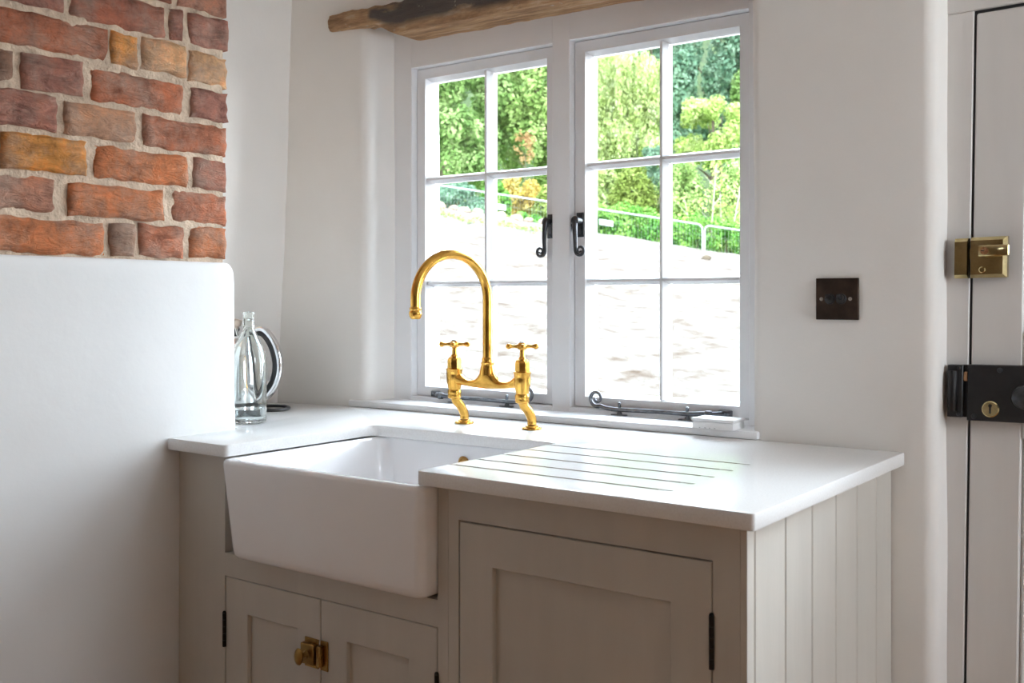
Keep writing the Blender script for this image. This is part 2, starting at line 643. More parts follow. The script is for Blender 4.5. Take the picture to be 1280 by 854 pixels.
MORTX = -1.4385
bm = bmesh.new()
loops = []
for z in np.linspace(1.302, CEIL, 60):
    L = []
    for (x, y) in [(-2.0, BRY - 0.003), (-1.60, BRY - 0.003)] + dens((MORTX, BRY - 0.003), (MORTX, -1.9), 90) + [(MORTX, -4.4), (-2.0, -4.4)]:
        e = 1.0 if x > -1.5 else 0.0
        L.append((x + e * (wob(x, y, z, 0.004, 20) + wob(x, y, z, 0.0025, 60)), y, z))
    loops.append(L)
loft(bm, loops, True, True, True)
finish('mortar', bm, M['mortar'], wall_left, angle=60)

# bricks, course by course: (z0, z1, [(y_left, y_right, colour)])
RED = (0.492, 0.188, 0.109)
DRED = (0.397, 0.161, 0.109)
ORG = (0.766, 0.336, 0.091)
ORED = (0.616, 0.228, 0.104)
PURP = (0.438, 0.202, 0.153)
PALE = (0.629, 0.363, 0.237)
TAN = (0.752, 0.444, 0.244)
BRN = (0.342, 0.202, 0.140)
PINK = (0.561, 0.276, 0.189)


def upix(px):
    """position along the chimney face of a column 'px' of the survey drawing"""
    th = YAW
    fx, fy, rx, ry = -math.sin(th), math.cos(th), math.cos(th), math.sin(th)
    t = (px - 640) / FOC
    dx, dy = fx + rx * t, fy + ry * t
    return CAMLOC.y + dy * (-1.43 - CAMLOC.x) / dx


def bc(x):
    return x / 2.5125


courses = [
    [(bc(-220), bc(-70), PALE), (bc(-62), bc(337), ORED), (bc(347), bc(430), BRN), (bc(440), bc(583), RED), (bc(594), bc(716), ORED)],
    [(bc(-330), bc(-95), RED), (bc(-80), bc(186), PINK), (bc(216), bc(521), ORED), (bc(543), bc(719), RED)],
    [(bc(-300), bc(-12), PINK), (bc(4), bc(279), ORG), (bc(300), bc(594), ORED), (bc(609), bc(718), DRED)],
    [(bc(-330), bc(-110), DRED), (bc(-98), bc(183), PURP), (bc(202), bc(437), PALE), (bc(452), bc(720), RED)],
    [(bc(-280), bc(-105), RED), (bc(-95), bc(48), BRN), (bc(68), bc(265), PURP), (bc(290), bc(584), RED), (bc(602), bc(720), PURP)],
    [(bc(-340), bc(-60), DRED), (bc(-45), bc(346), RED), (bc(350), bc(441), ORG), (bc(447), bc(589), TAN), (bc(596), bc(721), TAN)],
    [(bc(-300), bc(-85), PINK), (bc(-70), bc(205), PURP), (bc(222), bc(524), DRED), (bc(534), bc(581), PURP), (bc(598), bc(719), PURP)],
    [(bc(-330), bc(-60), RED), (bc(-45), bc(300), PURP), (bc(320), bc(540), DRED), (bc(560), bc(719), PINK)],
]
for k in range(5):
    row = []
    x = 719 - (0 if k % 2 else 0)
    w = [115, 290] if k % 2 == 0 else [260, 150]
    i = 0
    while x > -330:
        ww = w[i % 2] * random.uniform(0.9, 1.1)
        row.append((bc(x - ww), bc(x), random.choice([RED, DRED, PURP, PINK, ORED])))
        x -= ww + 14
        i += 1
    courses.append(row)

PITCH = 0.0836


def make_brick(y0, y1, z0, z1, col, seed):
    bm = bmesh.new()
    w = y1 - y0
    h = z1 - z0
    nx = max(4, min(22, int(w / 0.011)))
    nz = 7
    prof = random.uniform(-0.002, 0.004)
    tilt = random.uniform(-0.006, 0.006)
    grid = []
    for j in range(nz + 1):
        rowv = []
        for i in range(nx + 1):
            u, v = i / nx, j / nz
            y = y0 + w * u
            z = z0 + h * v
            eu = min(u, 1 - u) * w
            ev = min(v, 1 - v) * h
            # ragged outline
            if i in (0, nx):
                y += 0.0055 * noise.noise(Vector((seed, z * 45, 3.1))) * (1 if i else -1) + (-0.002 if i else 0.002)
            if j in (0, nz):
                z += 0.006 * noise.noise(Vector((y * 32, seed, 7.7)))
            e = min(eu, ev)
            rnd = 0.0055 * (1 - min(1, e / 0.010)) ** 2
            x = -1.432 + prof - rnd + 0.0045 * noise.noise(Vector((y * 24, z * 36, seed))) + 0.0030 * noise.noise(Vector((y * 70, z * 80, seed + 5)))
            x += tilt * (u - 0.5)
            rowv.append(bm.verts.new((x, y, z)))
        grid.append(rowv)
    for j in range(nz):
        for i in range(nx):
            bm.faces.new((grid[j][i], grid[j][i + 1], grid[j + 1][i + 1], grid[j + 1][i]))
    rim = [grid[0][i] for i in range(nx + 1)] + [grid[j][nx] for j in range(1, nz + 1)] + [grid[nz][i] for i in range(nx - 1, -1, -1)] + [grid[j][0] for j in range(nz - 1, 0, -1)]
    back = [bm.verts.new((-1.49, v.co.y, v.co.z)) for v in rim]
    for i in range(len(rim)):
        j = (i + 1) % len(rim)
        bm.faces.new((rim[j], rim[i], back[i], back[j]))
    bm.faces.new(back)
    o = finish('brick', bm, M['brick'], wall_left, angle=70)
    f = random.uniform(0.92, 1.1)
    o.color = (col[0] * f, col[1] * f, col[2] * f, 1)


sd = 0
for r, row in enumerate(courses):
    z0 = 1.309 + PITCH * r + 0.003
    for (a, b, c) in row:
        ya, yb = upix(a), upix(b)
        if ya < -1.95:
            ya = -1.95
        if yb - ya < 0.03:
            continue
        j = random.uniform(-0.003, 0.003)
        make_brick(ya, yb, z0 + j, z0 + PITCH - 0.0115 + j + random.uniform(-0.003, 0.002), c, sd * 3.7)
        sd += 1

# floor, ceiling and the walls behind the camera
bm = bmesh.new()
box(bm, -2.0, 2.1, -4.5, 0.3, -0.06, 0.0)
tag(finish('floor', bm, M['floor'], smooth=False), kind='structure')
bm = bmesh.new()
box(bm, -2.0, 2.1, -4.5, 0.3, CEIL, CEIL + 0.06)
tag(finish('ceiling', bm, M['ceiling'], smooth=False), kind='structure')
bm = bmesh.new()
RY0, RY1, RW0, RW1 = -0.68, -0.20, 1.08, 1.86
box(bm, 1.75, 2.1, -4.5, RY0, 0, CEIL)
box(bm, 1.75, 2.1, RY1, 0.3, 0, CEIL)
box(bm, 1.75, 2.1, RY0, RY1, 0, RW0)
box(bm, 1.75, 2.1, RY0, RY1, RW1, CEIL)
tag(finish('wall_right', bm, M['plaster'], smooth=False), kind='structure')
bm = bmesh.new()
RX0, RX1, RZ0, RZ1 = -0.05, 0.4, 1.95, 2.15  # unseen high opening, added in this wall to give fill light
box(bm, -2.0, RX0, -4.5, -4.35, 0, CEIL)
box(bm, RX1, 2.1, -4.5, -4.35, 0, CEIL)
box(bm, RX0, RX1, -4.5, -4.35, 0, RZ0)
box(bm, RX0, RX1, -4.5, -4.35, RZ1, CEIL)
tag(finish('wall_behind', bm, M['terracotta'], smooth=False), kind='structure')
bm = bmesh.new()
for i in range(4):
    x = RX0 + 0.02 + (RX1 - RX0 - 0.08) * i / 3
    box(bm, x, x + 0.04, -4.45, -4.40, RZ0, RZ1)
box(bm, RX0, RX1, -4.45, -4.40, RZ0, RZ0 + 0.05)
box(bm, RX0, RX1, -4.45, -4.40, RZ1 - 0.05, RZ1)
tag(finish('added_fill_window', bm, M['white_paint'], smooth=False), kind='structure')  # bars of the added rear opening, out of view

# ------------------------------------------------------------------ window
WY = 0.10
FZ0, FZ1 = 0.930, 1.902
bm = bmesh.new()
E_ = 0.0015
box(bm, -1.530, -1.451, WY, 0.205, 0.917, 2.02, E_, 1)
box(bm, -0.947, -0.891, WY, 0.205, 0.917, 2.02, E_, 1)
box(bm, -0.387, -0.313, WY, 0.205, 0.917, 2.02, E_, 1)
for (a, b) in ((-1.452, -0.946), (-0.892, -0.386)):
    box(bm, a, b, WY, 0.205, FZ1, 2.02, E_, 1)
    box(bm, a, b, WY, 0.205, 0.917, FZ0, E_, 1)
    # stops behind the casements
    box(bm, a, a + 0.016, 0.176, 0.204, FZ0, FZ1)
    box(bm, b - 0.016, b, 0.176, 0.204, FZ0, FZ1)
    box(bm, a, b, 0.176, 0.204, FZ1 - 0.016, FZ1)
    box(bm, a, b, 0.176, 0.204, FZ0, FZ0 + 0.016)
window = tag(finish('window_1', bm, M['white_paint'], angle=30), 'white painted two light cottage casement window over the sink', kind='structure')

bm = bmesh.new()
box(bm, -1.600, -0.318, -0.014, 0.10, 0.9005, 0.9185, 0.004, 2)
tag(finish('trim_1', bm, M['white_paint'], angle=30), 'white window board with a rounded nosing behind the tap', kind='structure')

CY0, CYG, CY1 = 0.124, 0.155, 0.174


def rect(x0, x1, z0, z1, y):
    return [(x0, y, z0), (x1, y, z0), (x1, y, z1), (x0, y, z1)]


def casement(x0, x1, label):
    z0, z1 = FZ0 + 0.002, FZ1 - 0.002
    s, t, bt, c = 0.031, 0.029, 0.026, 0.0075
    bm = bmesh.new()
    loops = [rect(x0, x1, z0, z1, CY1), rect(x0, x1, z0, z1, CY0),
             rect(x0 + s, x1 - s, z0 + bt, z1 - t, CY0),
             rect(x0 + s + 0.001, x1 - s - 0.001, z0 + bt + 0.001, z1 - t - 0.001, CY0 + 0.006),
             rect(x0 + s + c, x1 - s - c, z0 + bt + c, z1 - t - c, CYG),
             rect(x0 + s + c, x1 - s - c, z0 + bt + c, z1 - t - c, CY1)]
    loft(bm, loops + [loops[0]])
    bmesh.ops.remove_doubles(bm, verts=bm.verts[:], dist=1e-6)
    co = finish('casement', bm, M['white_paint'], window, angle=25)
    co['label'] = label
    gx0, gx1, gz0, gz1 = x0 + s + c, x1 - s - c, z0 + bt + c, z1 - t - c
    xm = (x0 + x1) / 2 + 0.004
    rows = [1.265, 1.572]
    f, g = 0.0035, 0.0105
    # vertical glazing bar
    bm = bmesh.new()
    pv = [(-g, CY1 - 0.004), (-g, CYG - 0.004), (-f, CY0 + 0.005), (f, CY0 + 0.005), (g, CYG - 0.004), (g, CY1 - 0.004)]
    loft(bm, [[(xm + a, y, z) for a, y in pv] for z in (gz0 - 0.004, gz1 + 0.004)], True, True, True)
    finish('glazing_bar', bm, M['white_paint'], co, smooth=False)
    for zr in rows:
        for (a, b) in ((gx0 - 0.004, xm - 0.002), (xm + 0.002, gx1 + 0.004)):
            bm = bmesh.new()
            loft(bm, [[(x, y, zr + q) for q, y in pv] for x in (a, b)], True, True, True)
            finish('glazing_bar', bm, M['white_paint'], co, smooth=False)
    zb = [gz0, rows[0], rows[1], gz1]
    for i in range(3):
        for (a, b) in ((gx0, xm), (xm, gx1)):
            bm = bmesh.new()
            box(bm, a + 0.003, b - 0.003, CYG + 0.002, CYG + 0.005, zb[i] + 0.003, zb[i + 1] - 0.003)
            finish('pane', bm, M['pane'], co, smooth=False)
    return co


cas_l = casement(-1.449, -0.949, 'left casement of six panes behind the tap')
cas_r = casement(-0.889, -0.389, 'right casement of six panes above the draining grooves')


def spiral(cx, cz, r0, r1, a0, turns, n, sgn):
    out = []
    for i in range(n + 1):
        t = i / n
        a = math.radians(a0) + sgn * turns * 2 * math.pi * t
        r = r0 + (r1 - r0) * t
        out.append((cx + r * math.cos(a), cz + r * math.sin(a)))
    return out


def fastener(parent, x, s, zp, label):
    """monkey-tail casement fastener; s=+1 tail curls to the right"""
    bm = bmesh.new()
    box(bm, x - 0.011, x + 0.011, CY0 - 0.004, CY0 - 0.0002, zp - 0.043, zp + 0.022, 0.001, 1)
    for zz in (zp + 0.014, zp - 0.035):
        lathe(bm, [(0.0032, 0), (0.0028, 0.0012), (0, 0.0018)], (x, CY0 - 0.004, zz), (0, -1, 0), 8)
    # boss and nose
    lathe(bm, [(0.010, 0), (0.0095, 0.012), (0.0085, 0.016)], (x, CY0 - 0.004, zp), (0, -1, 0), 14)
    y = CY0 - 0.028
    lathe(bm, [(0.0, -0.002), (0.009, 0.0), (0.0115, 0.004), (0.0115, 0.009), (0.007, 0.012), (0, 0.0125)], (x, y + 0.008, zp), (0, -1, 0), 14)
    # the locking tongue towards the middle post
    tube(bm, [(x - s * 0.002, CY0 - 0.012, zp - 0.002), (x - s * 0.022, CY0 - 0.014, zp - 0.014), (x - s * 0.024, CY0 - 0.020, zp - 0.055)], [0.006, 0.005, 0.003], 8)
    # tail
    zc = zp - 0.079
    pts = [(x, y, zp), (x + s * 0.001, y - 0.002, zp - 0.02), (x + s * 0.0025, y - 0.002, zp - 0.045), (x + s * 0.0022, y - 0.001, zp - 0.07)]
    sp = spiral(x + s * 0.0165, zc, 0.0145, 0.003, 180 if s > 0 else 0, 1.45, 26, s)
    pts2 = smooth_path(pts, 5)[:-1] + [np.array((px, y, pz)) for px, pz in sp]
    n = len(pts2)
    rad = [0.0078 + (0.0026 - 0.0078) * min(1, (i / (n - 1)) * 1.25) for i in range(n)]
    tube(bm, [tuple(p) for p in pts2], rad, 10)
    o = finish('casement_fastener', bm, M['iron'], parent, angle=45)
    o['label'] = label


fastener(cas_r, -0.872, 1, 1.424, 'black monkey-tail fastener curling right')
fastener(cas_l, -0.966, -1, 1.424, 'black monkey-tail fastener curling left')


def stay(parent, xs, xp, s, label):
    """casement stay: xs scroll end, xp pivot end, s=+1 when the pivot is on the right"""
    z = 0.9335
    y = 0.098
    bm = bmesh.new()
    # scroll at the free end
    sp = spiral(xs, z + 0.0255, 0.0225, 0.005, -60 if s > 0 else 240, 1.4, 34, -s)
    path = [(xs + s * 0.055, z - 0.0005), (xs + s * 0.030, z + 0.001)] + sp
    pts = [(px, y, pz) for px, pz in path]
    n = len(pts)
    tube(bm, pts, [0.0054 - 0.0020 * i / n for i in range(n)], 10)
    # bar
    tube(bm, [(xs + s * 0.045, y, z - 0.0005), (xs + s * 0.10, y, z), ((xs + xp) / 2, y, z + 0.001), (xp - s * 0.08, y, z + 0.001), (xp - s * 0.03, y, z + 0.004)], [0.0054, 0.0056, 0.0052, 0.0056, 0.0066], 10)
    # knuckle, bracket and plate on the casement rail
    lathe(bm, [(0.008, -0.009), (0.0095, -0.006), (0.0095, 0.006), (0.008, 0.009)], (xp - s * 0.026, y, z + 0.003), (0, 0, 1), 14)
    tube(bm, [(xp - s * 0.026, y, z + 0.003), (xp - s * 0.006, y + 0.008, z + 0.004), (xp + s * 0.004, CY0 - 0.004, z + 0.004)], [0.006, 0.0065, 0.008], 10)
    xa, xb = sorted((xp - s * 0.008, xp + s * 0.026))
    box(bm, xa, xb, CY0 - 0.010, CY0 - 0.0003, z - 0.003, z + 0.014, 0.0015, 1)
    for q in (0.004, 0.018):
        lathe(bm, [(0.0035, 0), (0.003, 0.002), (0, 0.003)], (xp + s * q, CY0 - 0.010, z + 0.0055), (0, -1, 0), 8)
    o = finish('casement_stay', bm, M['pewter'], parent, angle=45)
    o['label'] = label
    # two pins on the frame
    for t in (0.2, 0.76):
        x = xs + (xp - xs) * t
        bm = bmesh.new()
        box(bm, x - 0.022, x + 0.022, y - 0.008, y + 0.006, 0.9187, 0.9217, 0.0012, 1)
        lathe(bm, [(0.0075, 0), (0.006, 0.005), (0.0038, 0.007), (0.0038, 0.026), (0.0045, 0.027), (0.0035, 0.030), (0, 0.031)], (x, y, 0.9215), (0, 0, 1), 12)
        finish('stay_pin', bm, M['pewter'], window, angle=45)


stay(cas_r, -0.806, -0.464, 1, 'dark iron stay with a scrolled end at its left')
stay(cas_l, -1.030, -1.362, -1, 'dark iron stay behind the tap')

# ------------------------------------------------------------------ oak lintel beam
bm = bmesh.new()
col_l = bm.loops.layers.color.new('soot')
xs = np.linspace(-1.664, -0.02, 140)
loops = []
for i, x in enumerate(xs):
    t = x + 1.664
    # underside steps up where the beam end bears on the plaster
    if t < 0.165:
        zl = 2.018
    else:
        k = min(1, (t - 0.165) / 0.085)
        zl = 2.018 - 0.036 * (k * k * (3 - 2 * k)) - 0.009 * min(1.2, t)
    zt = 2.064 + 0.012 * min(1, t / 0.8) + (-0.003 if t < 0.05 else 0)
    zt += 0.008 * noise.noise(Vector((x * 7, 1.3, 0))) + 0.007 * noise.noise(Vector((x * 34, 5, 0)))
    zl += 0.0015 * noise.noise(Vector((x * 11, 8.3, 0))) + 0.0015 * noise.noise(Vector((x * 40, 2.3, 0)))
    yf = -0.014 - 0.020 * max(0.0, min(1.0, (0.24 - t) / 0.14)) + 0.005 * noise.noise(Vector((x * 6, 4.4, 0))) + 0.004 * noise.noise(Vector((x * 40, 9.4, 0)))
    yb = 0.03 if t < 0.165 else 0.106
    prof = []
    m = 9
    for j in range(m + 1):          # face, bottom to top
        v = j / m
        yy = yf + 0.007 * (abs(2 * v - 1) ** 3) + 0.006 * noise.noise(Vector((x * 24, v * 5, 2.2)))
        prof.append((x, yy, zl + (zt - zl) * v))
    prof += [(x, 0.03, zt), (x, yb, zt - 0.004 if t >= 0.165 else zt)]
    for j in range(4):
        v = 1 - j / 4
        prof.append((x, yb * v + (yf + 0.007) * (1 - v), zl - 0.001 + 0.003 * noise.noise(Vector((x * 20, v * 3, 6)))))
    loops.append(prof)
R = loft(bm, loops, True, True, True)
vsoot = {}
for r in R:
    for j, v in enumerate(r):
        vsoot[v] = 1.0 if 3 <= j <= 10 else (0.75 if j == 2 else (0.3 if j == 1 else 0.0))
for fce in bm.faces:
    for lp in fce.loops:
        s_ = vsoot.get(lp.vert, 0)
        if lp.vert.co.x < -1.50:
            s_ *= 0.35
        lp[col_l] = (s_, s_, s_, 1)
tag(finish('lintel_beam', bm, M['oak'], angle=60), 'rough old oak lintel beam set in the plaster above the window', 'beam')

# ------------------------------------------------------------------ light switch
sw = thing('light_switch', (-0.1405, -0.006, 1.2155), 'dark bronze square two-toggle light switch on the plaster right of the window', 'light switch')
SY = -0.0045
bm = bmesh.new()
box(bm, -0.186, -0.095, SY - 0.0035, SY + 0.006, 1.171, 1.260, 0.0008, 1)
finish('switch_plate', bm, M['bronze'], sw)
for xx in (-0.155, -0.131):
    bm = bmesh.new()
    lathe(bm, [(0.0115, 0), (0.0115, 0.002), (0.0105, 0.003), (0.0085, 0.003), (0.0085, 0.006), (0.0068, 0.007)], (xx, SY - 0.0035, 1.2155), (0, -1, 0), 20)
    lathe(bm, [(0.003, 0), (0.0042, 0.010), (0.005, 0.014), (0.004, 0.018), (0, 0.0195)], (xx, SY - 0.008, 1.2155), (0, -1, 0.45), 14)
    finish('toggle', bm, M['black_plastic'], sw)
for xx in (-0.174, -0.112):
    bm = bmesh.new()
    lathe(bm, [(0.0042, 0), (0.0036, 0.0012), (0, 0.0016)], (xx, SY - 0.0035, 1.2155), (0, -1, 0), 14)
    finish('screw', bm, M['steel'], sw)['label'] = 'bright steel screw'

# ------------------------------------------------------------------ worktop
ZT, ZB = 0.900, 0.873


def apply_boolean(o, cutter):
    md = o.modifiers.new('cut', 'BOOLEAN')
    md.operation = 'DIFFERENCE'
    md.solver = 'EXACT'
    md.object = cutter
    dg = bpy.context.evaluated_depsgraph_get()
    dg.update()
    me = bpy.data.meshes.new_from_object(o.evaluated_get(dg))
    o.modifiers.clear()
    old = o.data
    o.data = me
    bpy.data.meshes.remove(old)
    bpy.data.objects.remove(cutter)


wt = [(-1.850, -0.062)]
wt += [(-1.857, -0.545), (-1.475, -0.545)] + arc(-1.465, -0.598, 0.052, 84, 6, 6) + [(-1.4135, -0.70), (-1.4135, -0.768)]
wt += arc(-1.222, -0.756, 0.012, -90, 0, 4)
wt += arc(-1.188, -0.332, 0.022, 180, 90, 4)
wt += [(-0.660, -0.310), (-0.656, -0.314)]
wt += [(-0.656, -0.768), (-0.652, -0.773)]
wt += arc(-0.006, -0.767, 0.006, -90, 0, 3)
wt += [(0.0, -0.010), (-0.31, -0.012), (-0.31, 0.015), (-1.575, 0.015), (-1.578, -0.012)]
bm = bmesh.new()
prism(bm, wt, ZB, ZT)
bmesh.ops.recalc_face_normals(bm, faces=bm.faces[:])
eds = [e for e in bm.edges if abs(e.verts[0].co.z - e.verts[1].co.z) < 1e-5]
bmesh.ops.bevel(bm, geom=eds, offset=0.0028, segments=2, affect='EDGES', profile=0.5)
worktop = finish('worktop', bm, M['quartz'], angle=35)
bm = bmesh.new()
for yy, xe in ((-0.349, -0.190), (-0.433, -0.187), (-0.517, -0.184), (-0.600, -0.181), (-0.681, -0.180)):
    n = 18
    loops = []
    for i in range(n + 1):
        x = -0.70 + (xe + 0.70) * i / n
        d = 0.010 if x < xe - 0.05 else 0.010 * math.sqrt(max(0.0, (xe - x) / 0.05)) + 0.0001
        hw = 0.0046
        loops.append([(x, yy - hw, ZT + 0.004), (x, yy + hw, ZT + 0.004), (x, yy + hw, ZT - d * 0.7), (x, yy + hw * 0.5, ZT - d), (x, yy - hw * 0.5, ZT - d), (x, yy - hw, ZT - d * 0.7)])
    loft(bm, loops, True, True, True)
cut = finish('cutter', bm, M['quartz'])
apply_boolean(worktop, cut)
worktop.data.polygons.foreach_set('use_smooth', [True] * len(worktop.data.polygons))
worktop.data.set_sharp_from_angle(angle=math.radians(28))
worktop.data.materials.append(M['groove'])  # groove faces coloured darker tan, with their shade painted in
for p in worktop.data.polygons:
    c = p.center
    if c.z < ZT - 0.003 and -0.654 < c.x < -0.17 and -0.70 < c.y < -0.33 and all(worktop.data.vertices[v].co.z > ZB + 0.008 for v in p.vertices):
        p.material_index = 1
tag(worktop, 'white quartz worktop with five drainage grooves cut right of the sink', 'worktop')


# ------------------------------------------------------------------ sink
def rrect(x0, x1, y0, y1, r, z, n=6):
    out = []
    for (cx, cy, a0) in ((x1 - r, y0 + r, -90), (x1 - r, y1 - r, 0), (x0 + r, y1 - r, 90), (x0 + r, y0 + r, 180)):
        for i in range(n + 1):
            a = math.radians(a0 + 90 * i / n)
            out.append((cx + r * math.cos(a), cy + r * math.sin(a), z))
    return out


SX0, SX1, SY0, SY1 = -1.214, -0.6395, -0.782, -0.268
sink = thing('butler_sink', (-0.926, -0.525, 0.662), 'white fireclay butler sink with an exposed apron front set under the worktop', 'sink')
bm = bmesh.new()
L = []
zb0, zt0 = 0.662, 0.8715


def outer(z, ins):
    t = (zt0 - z) / (zt0 - zb0)
    return rrect(SX0 + 0.034 * t + ins, SX1 - 0.002 * t - ins, SY0 + 0.004 * t + ins, SY1 - ins, 0.020, z)


for z, i_ in ((zb0, 0.012), (zb0 + 0.003, 0.005), (zb0 + 0.010, 0.001), (zb0 + 0.02, 0)):
    L.append(outer(z, i_))
for k in range(1, 8):
    L.append(outer(zb0 + 0.02 + (zt0 - zb0 - 0.03) * k / 8, 0))
for z, i_ in ((zt0 - 0.010, 0.0), (zt0 - 0.004, 0.0015), (zt0 - 0.001, 0.005), (zt0, 0.009)):
    L.append(outer(z, i_))
W = 0.024
for z, i_, rr in ((zt0, W - 0.007, 0.028), (zt0 - 0.002, W - 0.003, 0.03), (zt0 - 0.007, W, 0.032), (0.75, W + 0.004, 0.036), (0.715, W + 0.007, 0.040), (0.703, W + 0.012, 0.046), (0.695, W + 0.026, 0.055), (0.692, W + 0.05, 0.06)):
    L.append(rrect(SX0 + i_, SX1 - i_, SY0 + i_, SY1 - i_, rr, z))
loft(bm, L, True, True, True)
finish('basin', bm, M['china'], sink, angle=50)
bm = bmesh.new()
oy = SY1 - W - 0.001
lathe(bm, [(0.0155, 0), (0.0165, 0.003), (0.0135, 0.0055), (0.010, 0.004), (0.0095, 0.001)], (-0.932, oy, 0.828), (0, -1, 0), 20)
finish('overflow_ring', bm, M['old_brass'], sink)['label'] = 'antique brass overflow ring'
bm = bmesh.new()
lathe(bm, [(0.042, 0), (0.043, 0.003), (0.035, 0.004), (0.030, 0.001), (0, 0.001)], (-0.926, -0.52, 0.692), (0, 0, 1), 28)
finish('waste', bm, M['old_brass'], sink)['label'] = 'antique brass waste'


# ------------------------------------------------------------------ base cabinets
FY = -0.735


def ring(bm, x0, x1, z0, z1, wl_, wr, wt_, wb, y0, y1, b=0.0012):
    """rectangular door frame: stiles and rails"""
    o, i = (x0, x1, z0, z1), (x0 + wl_, x1 - wr, z0 + wb, z1 - wt_)
    loops = [rect(*i, y1), rect(*o, y1), rect(o[0], o[1], o[2], o[3], y0 + b), rect(o[0] + b, o[1] - b, o[2] + b, o[3] - b, y0),
             rect(i[0] - b, i[1] + b, i[2] - b, i[3] + b, y0), rect(*i, y0 + b)]
    loft(bm, loops + [loops[0]])
    bmesh.ops.remove_doubles(bm, verts=bm.verts[:], dist=1e-6)


def cab_door(parent, x0, x1, z0, z1, wl_, wr, wt_, wb, label):
    bm = bmesh.new()
    ring(bm, x0, x1, z0, z1, wl_, wr, wt_, wb, FY, FY + 0.022)
    d = finish('door', bm, M['greige'], parent, angle=25)
    d['label'] = label
    bm = bmesh.new()
    box(bm, x0 + wl_ - 0.004, x1 - wr + 0.004, FY + 0.0105, FY + 0.0165, z0 + wb - 0.004, z1 - wt_ + 0.004)
    finish('door_panel', bm, M['greige'], d, smooth=False)
    return d


def hinge(parent, x, z0, z1):
    bm = bmesh.new()
    n = 5
    for i in range(n):
        a = z0 + (z1 - z0) * i / n
        b = z0 + (z1 - z0) * (i + 1) / n - 0.001
        lathe(bm, [(0.0042, 0), (0.0042, b - a)], (x, FY - 0.0028, a), (0, 0, 1), 12)
    box(bm, x - 0.0035, x + 0.0035, FY - 0.002, FY + 0.003, z0, z1)
    lathe(bm, [(0.0042, 0), (0.0030, 0.003), (0, 0.0042)], (x, FY - 0.0028, z1), (0, 0, 1), 12)
    finish('hinge', bm, M['hinge'], parent)['label'] = 'dark steel butt hinge'


# sink unit
cabl = thing('sink_base_cabinet', (-1.02, -0.40, 0), 'greige cupboard under the butler sink with two panelled doors', 'cabinet', )
bm = bmesh.new()
FB = FY + 0.026
box(bm, -1.417, -1.252, FY, FB, 0.0, 0.8725)          # left stile
box(bm, -0.637, -0.612, FY, FB, 0.0, 0.8725)          # right stile
box(bm, -1.253, -0.636, FY, FB, 0.606, 0.656)         # rail under the sink
box(bm, -1.253, -0.636, FY, FB, 0.0, 0.13)            # plinth rail
finish('face_frame', bm, M['greige'], cabl, smooth=False)
bm = bmesh.new()
box(bm, -1.278, -1.252, FB, FY + 0.075, 0.66, 0.8725)   # cheek beside the sink, fills the cut-out
box(bm, -0.637, -0.613, FB, -0.05, 0.0, 0.655)
box(bm, -1.278, -1.262, FB, -0.05, 0.0, 0.655)
box(bm, -1.26, -0.64, FB, -0.05, 0.63, 0.65)
box(bm, -1.26, -0.64, -0.07, -0.05, 0.0, 0.63)
box(bm, -1.26, -0.64, FB, -0.07, 0.10, 0.118)
finish('carcass', bm, M['greige'], cabl, smooth=False)
DZ = 0.604
xm = -0.9495
dl = cab_door(cabl, -1.2497, xm - 0.001, 0.132, DZ, 0.073, 0.069, 0.072, 0.08, 'left door under the sink, carrying the brass latch')
dr = cab_door(cabl, xm + 0.001, -0.6392, 0.132, DZ, 0.074, 0.072, 0.072, 0.08, 'right door under the sink')
hinge(dl, -1.2512, 0.450, 0.525)
hinge(dl, -1.2512, 0.20, 0.275)
hinge(dr, -0.6382, 0.445, 0.520)
hinge(dr, -0.6382, 0.20, 0.275)
# cupboard turn latch
bm = bmesh.new()
lz = 0.492
box(bm, -0.9935, -0.953, FY - 0.003, FY - 0.0002, lz - 0.030, lz + 0.030, 0.0008, 1)
box(bm, -0.9935, -0.955, FY - 0.015, FY - 0.003, lz - 0.021, lz + 0.021, 0.002, 2)
for xx in (-0.987, -0.961):
    for zz in (lz + 0.0255, lz - 0.0255):
        lathe(bm, [(0.0026, 0), (0.002, 0.001), (0, 0.0014)], (xx, FY - 0.003, zz), (0, -1, 0), 8)
lathe(bm, [(0.008, 0), (0.0055, 0.003), (0.0045, 0.012), (0.005, 0.015)], (-0.976, FY - 0.015, lz), (0, -1, 0), 16)
b2 = bmesh.new()
lathe(b2, [(0.0, -0.0075), (0.007, -0.0065), (0.0125, -0.0035), (0.014, 0), (0.0125, 0.0035), (0.007, 0.0065), (0, 0.0075)], (0, 0, 0), (0, -1, 0), 22)
for v in b2.verts:
    v.co = Vector((v.co.x * 0.8 - 0.976, v.co.y + FY - 0.035, v.co.z * 1.25 + lz))
merge(bm, b2)
finish('turn_latch', bm, M['old_brass'], dl, angle=40)['label'] = 'antique brass turn latch with an oval knob'
bm = bmesh.new()
box(bm, -0.9475, -0.926, FY - 0.003, FY - 0.0002, lz - 0.030, lz + 0.030, 0.0008, 1)
box(bm, -0.9485, -0.936, FY - 0.014, FY - 0.003, lz - 0.021, lz + 0.021, 0.002, 2)
for zz in (lz + 0.0255, lz - 0.0255):
    lathe(bm, [(0.0026, 0), (0.002, 0.001), (0, 0.0014)], (-0.931, FY - 0.003, zz), (0, -1, 0), 8)
finish('latch_keeper', bm, M['old_brass'], dr, angle=40)['label'] = 'antique brass latch keeper'

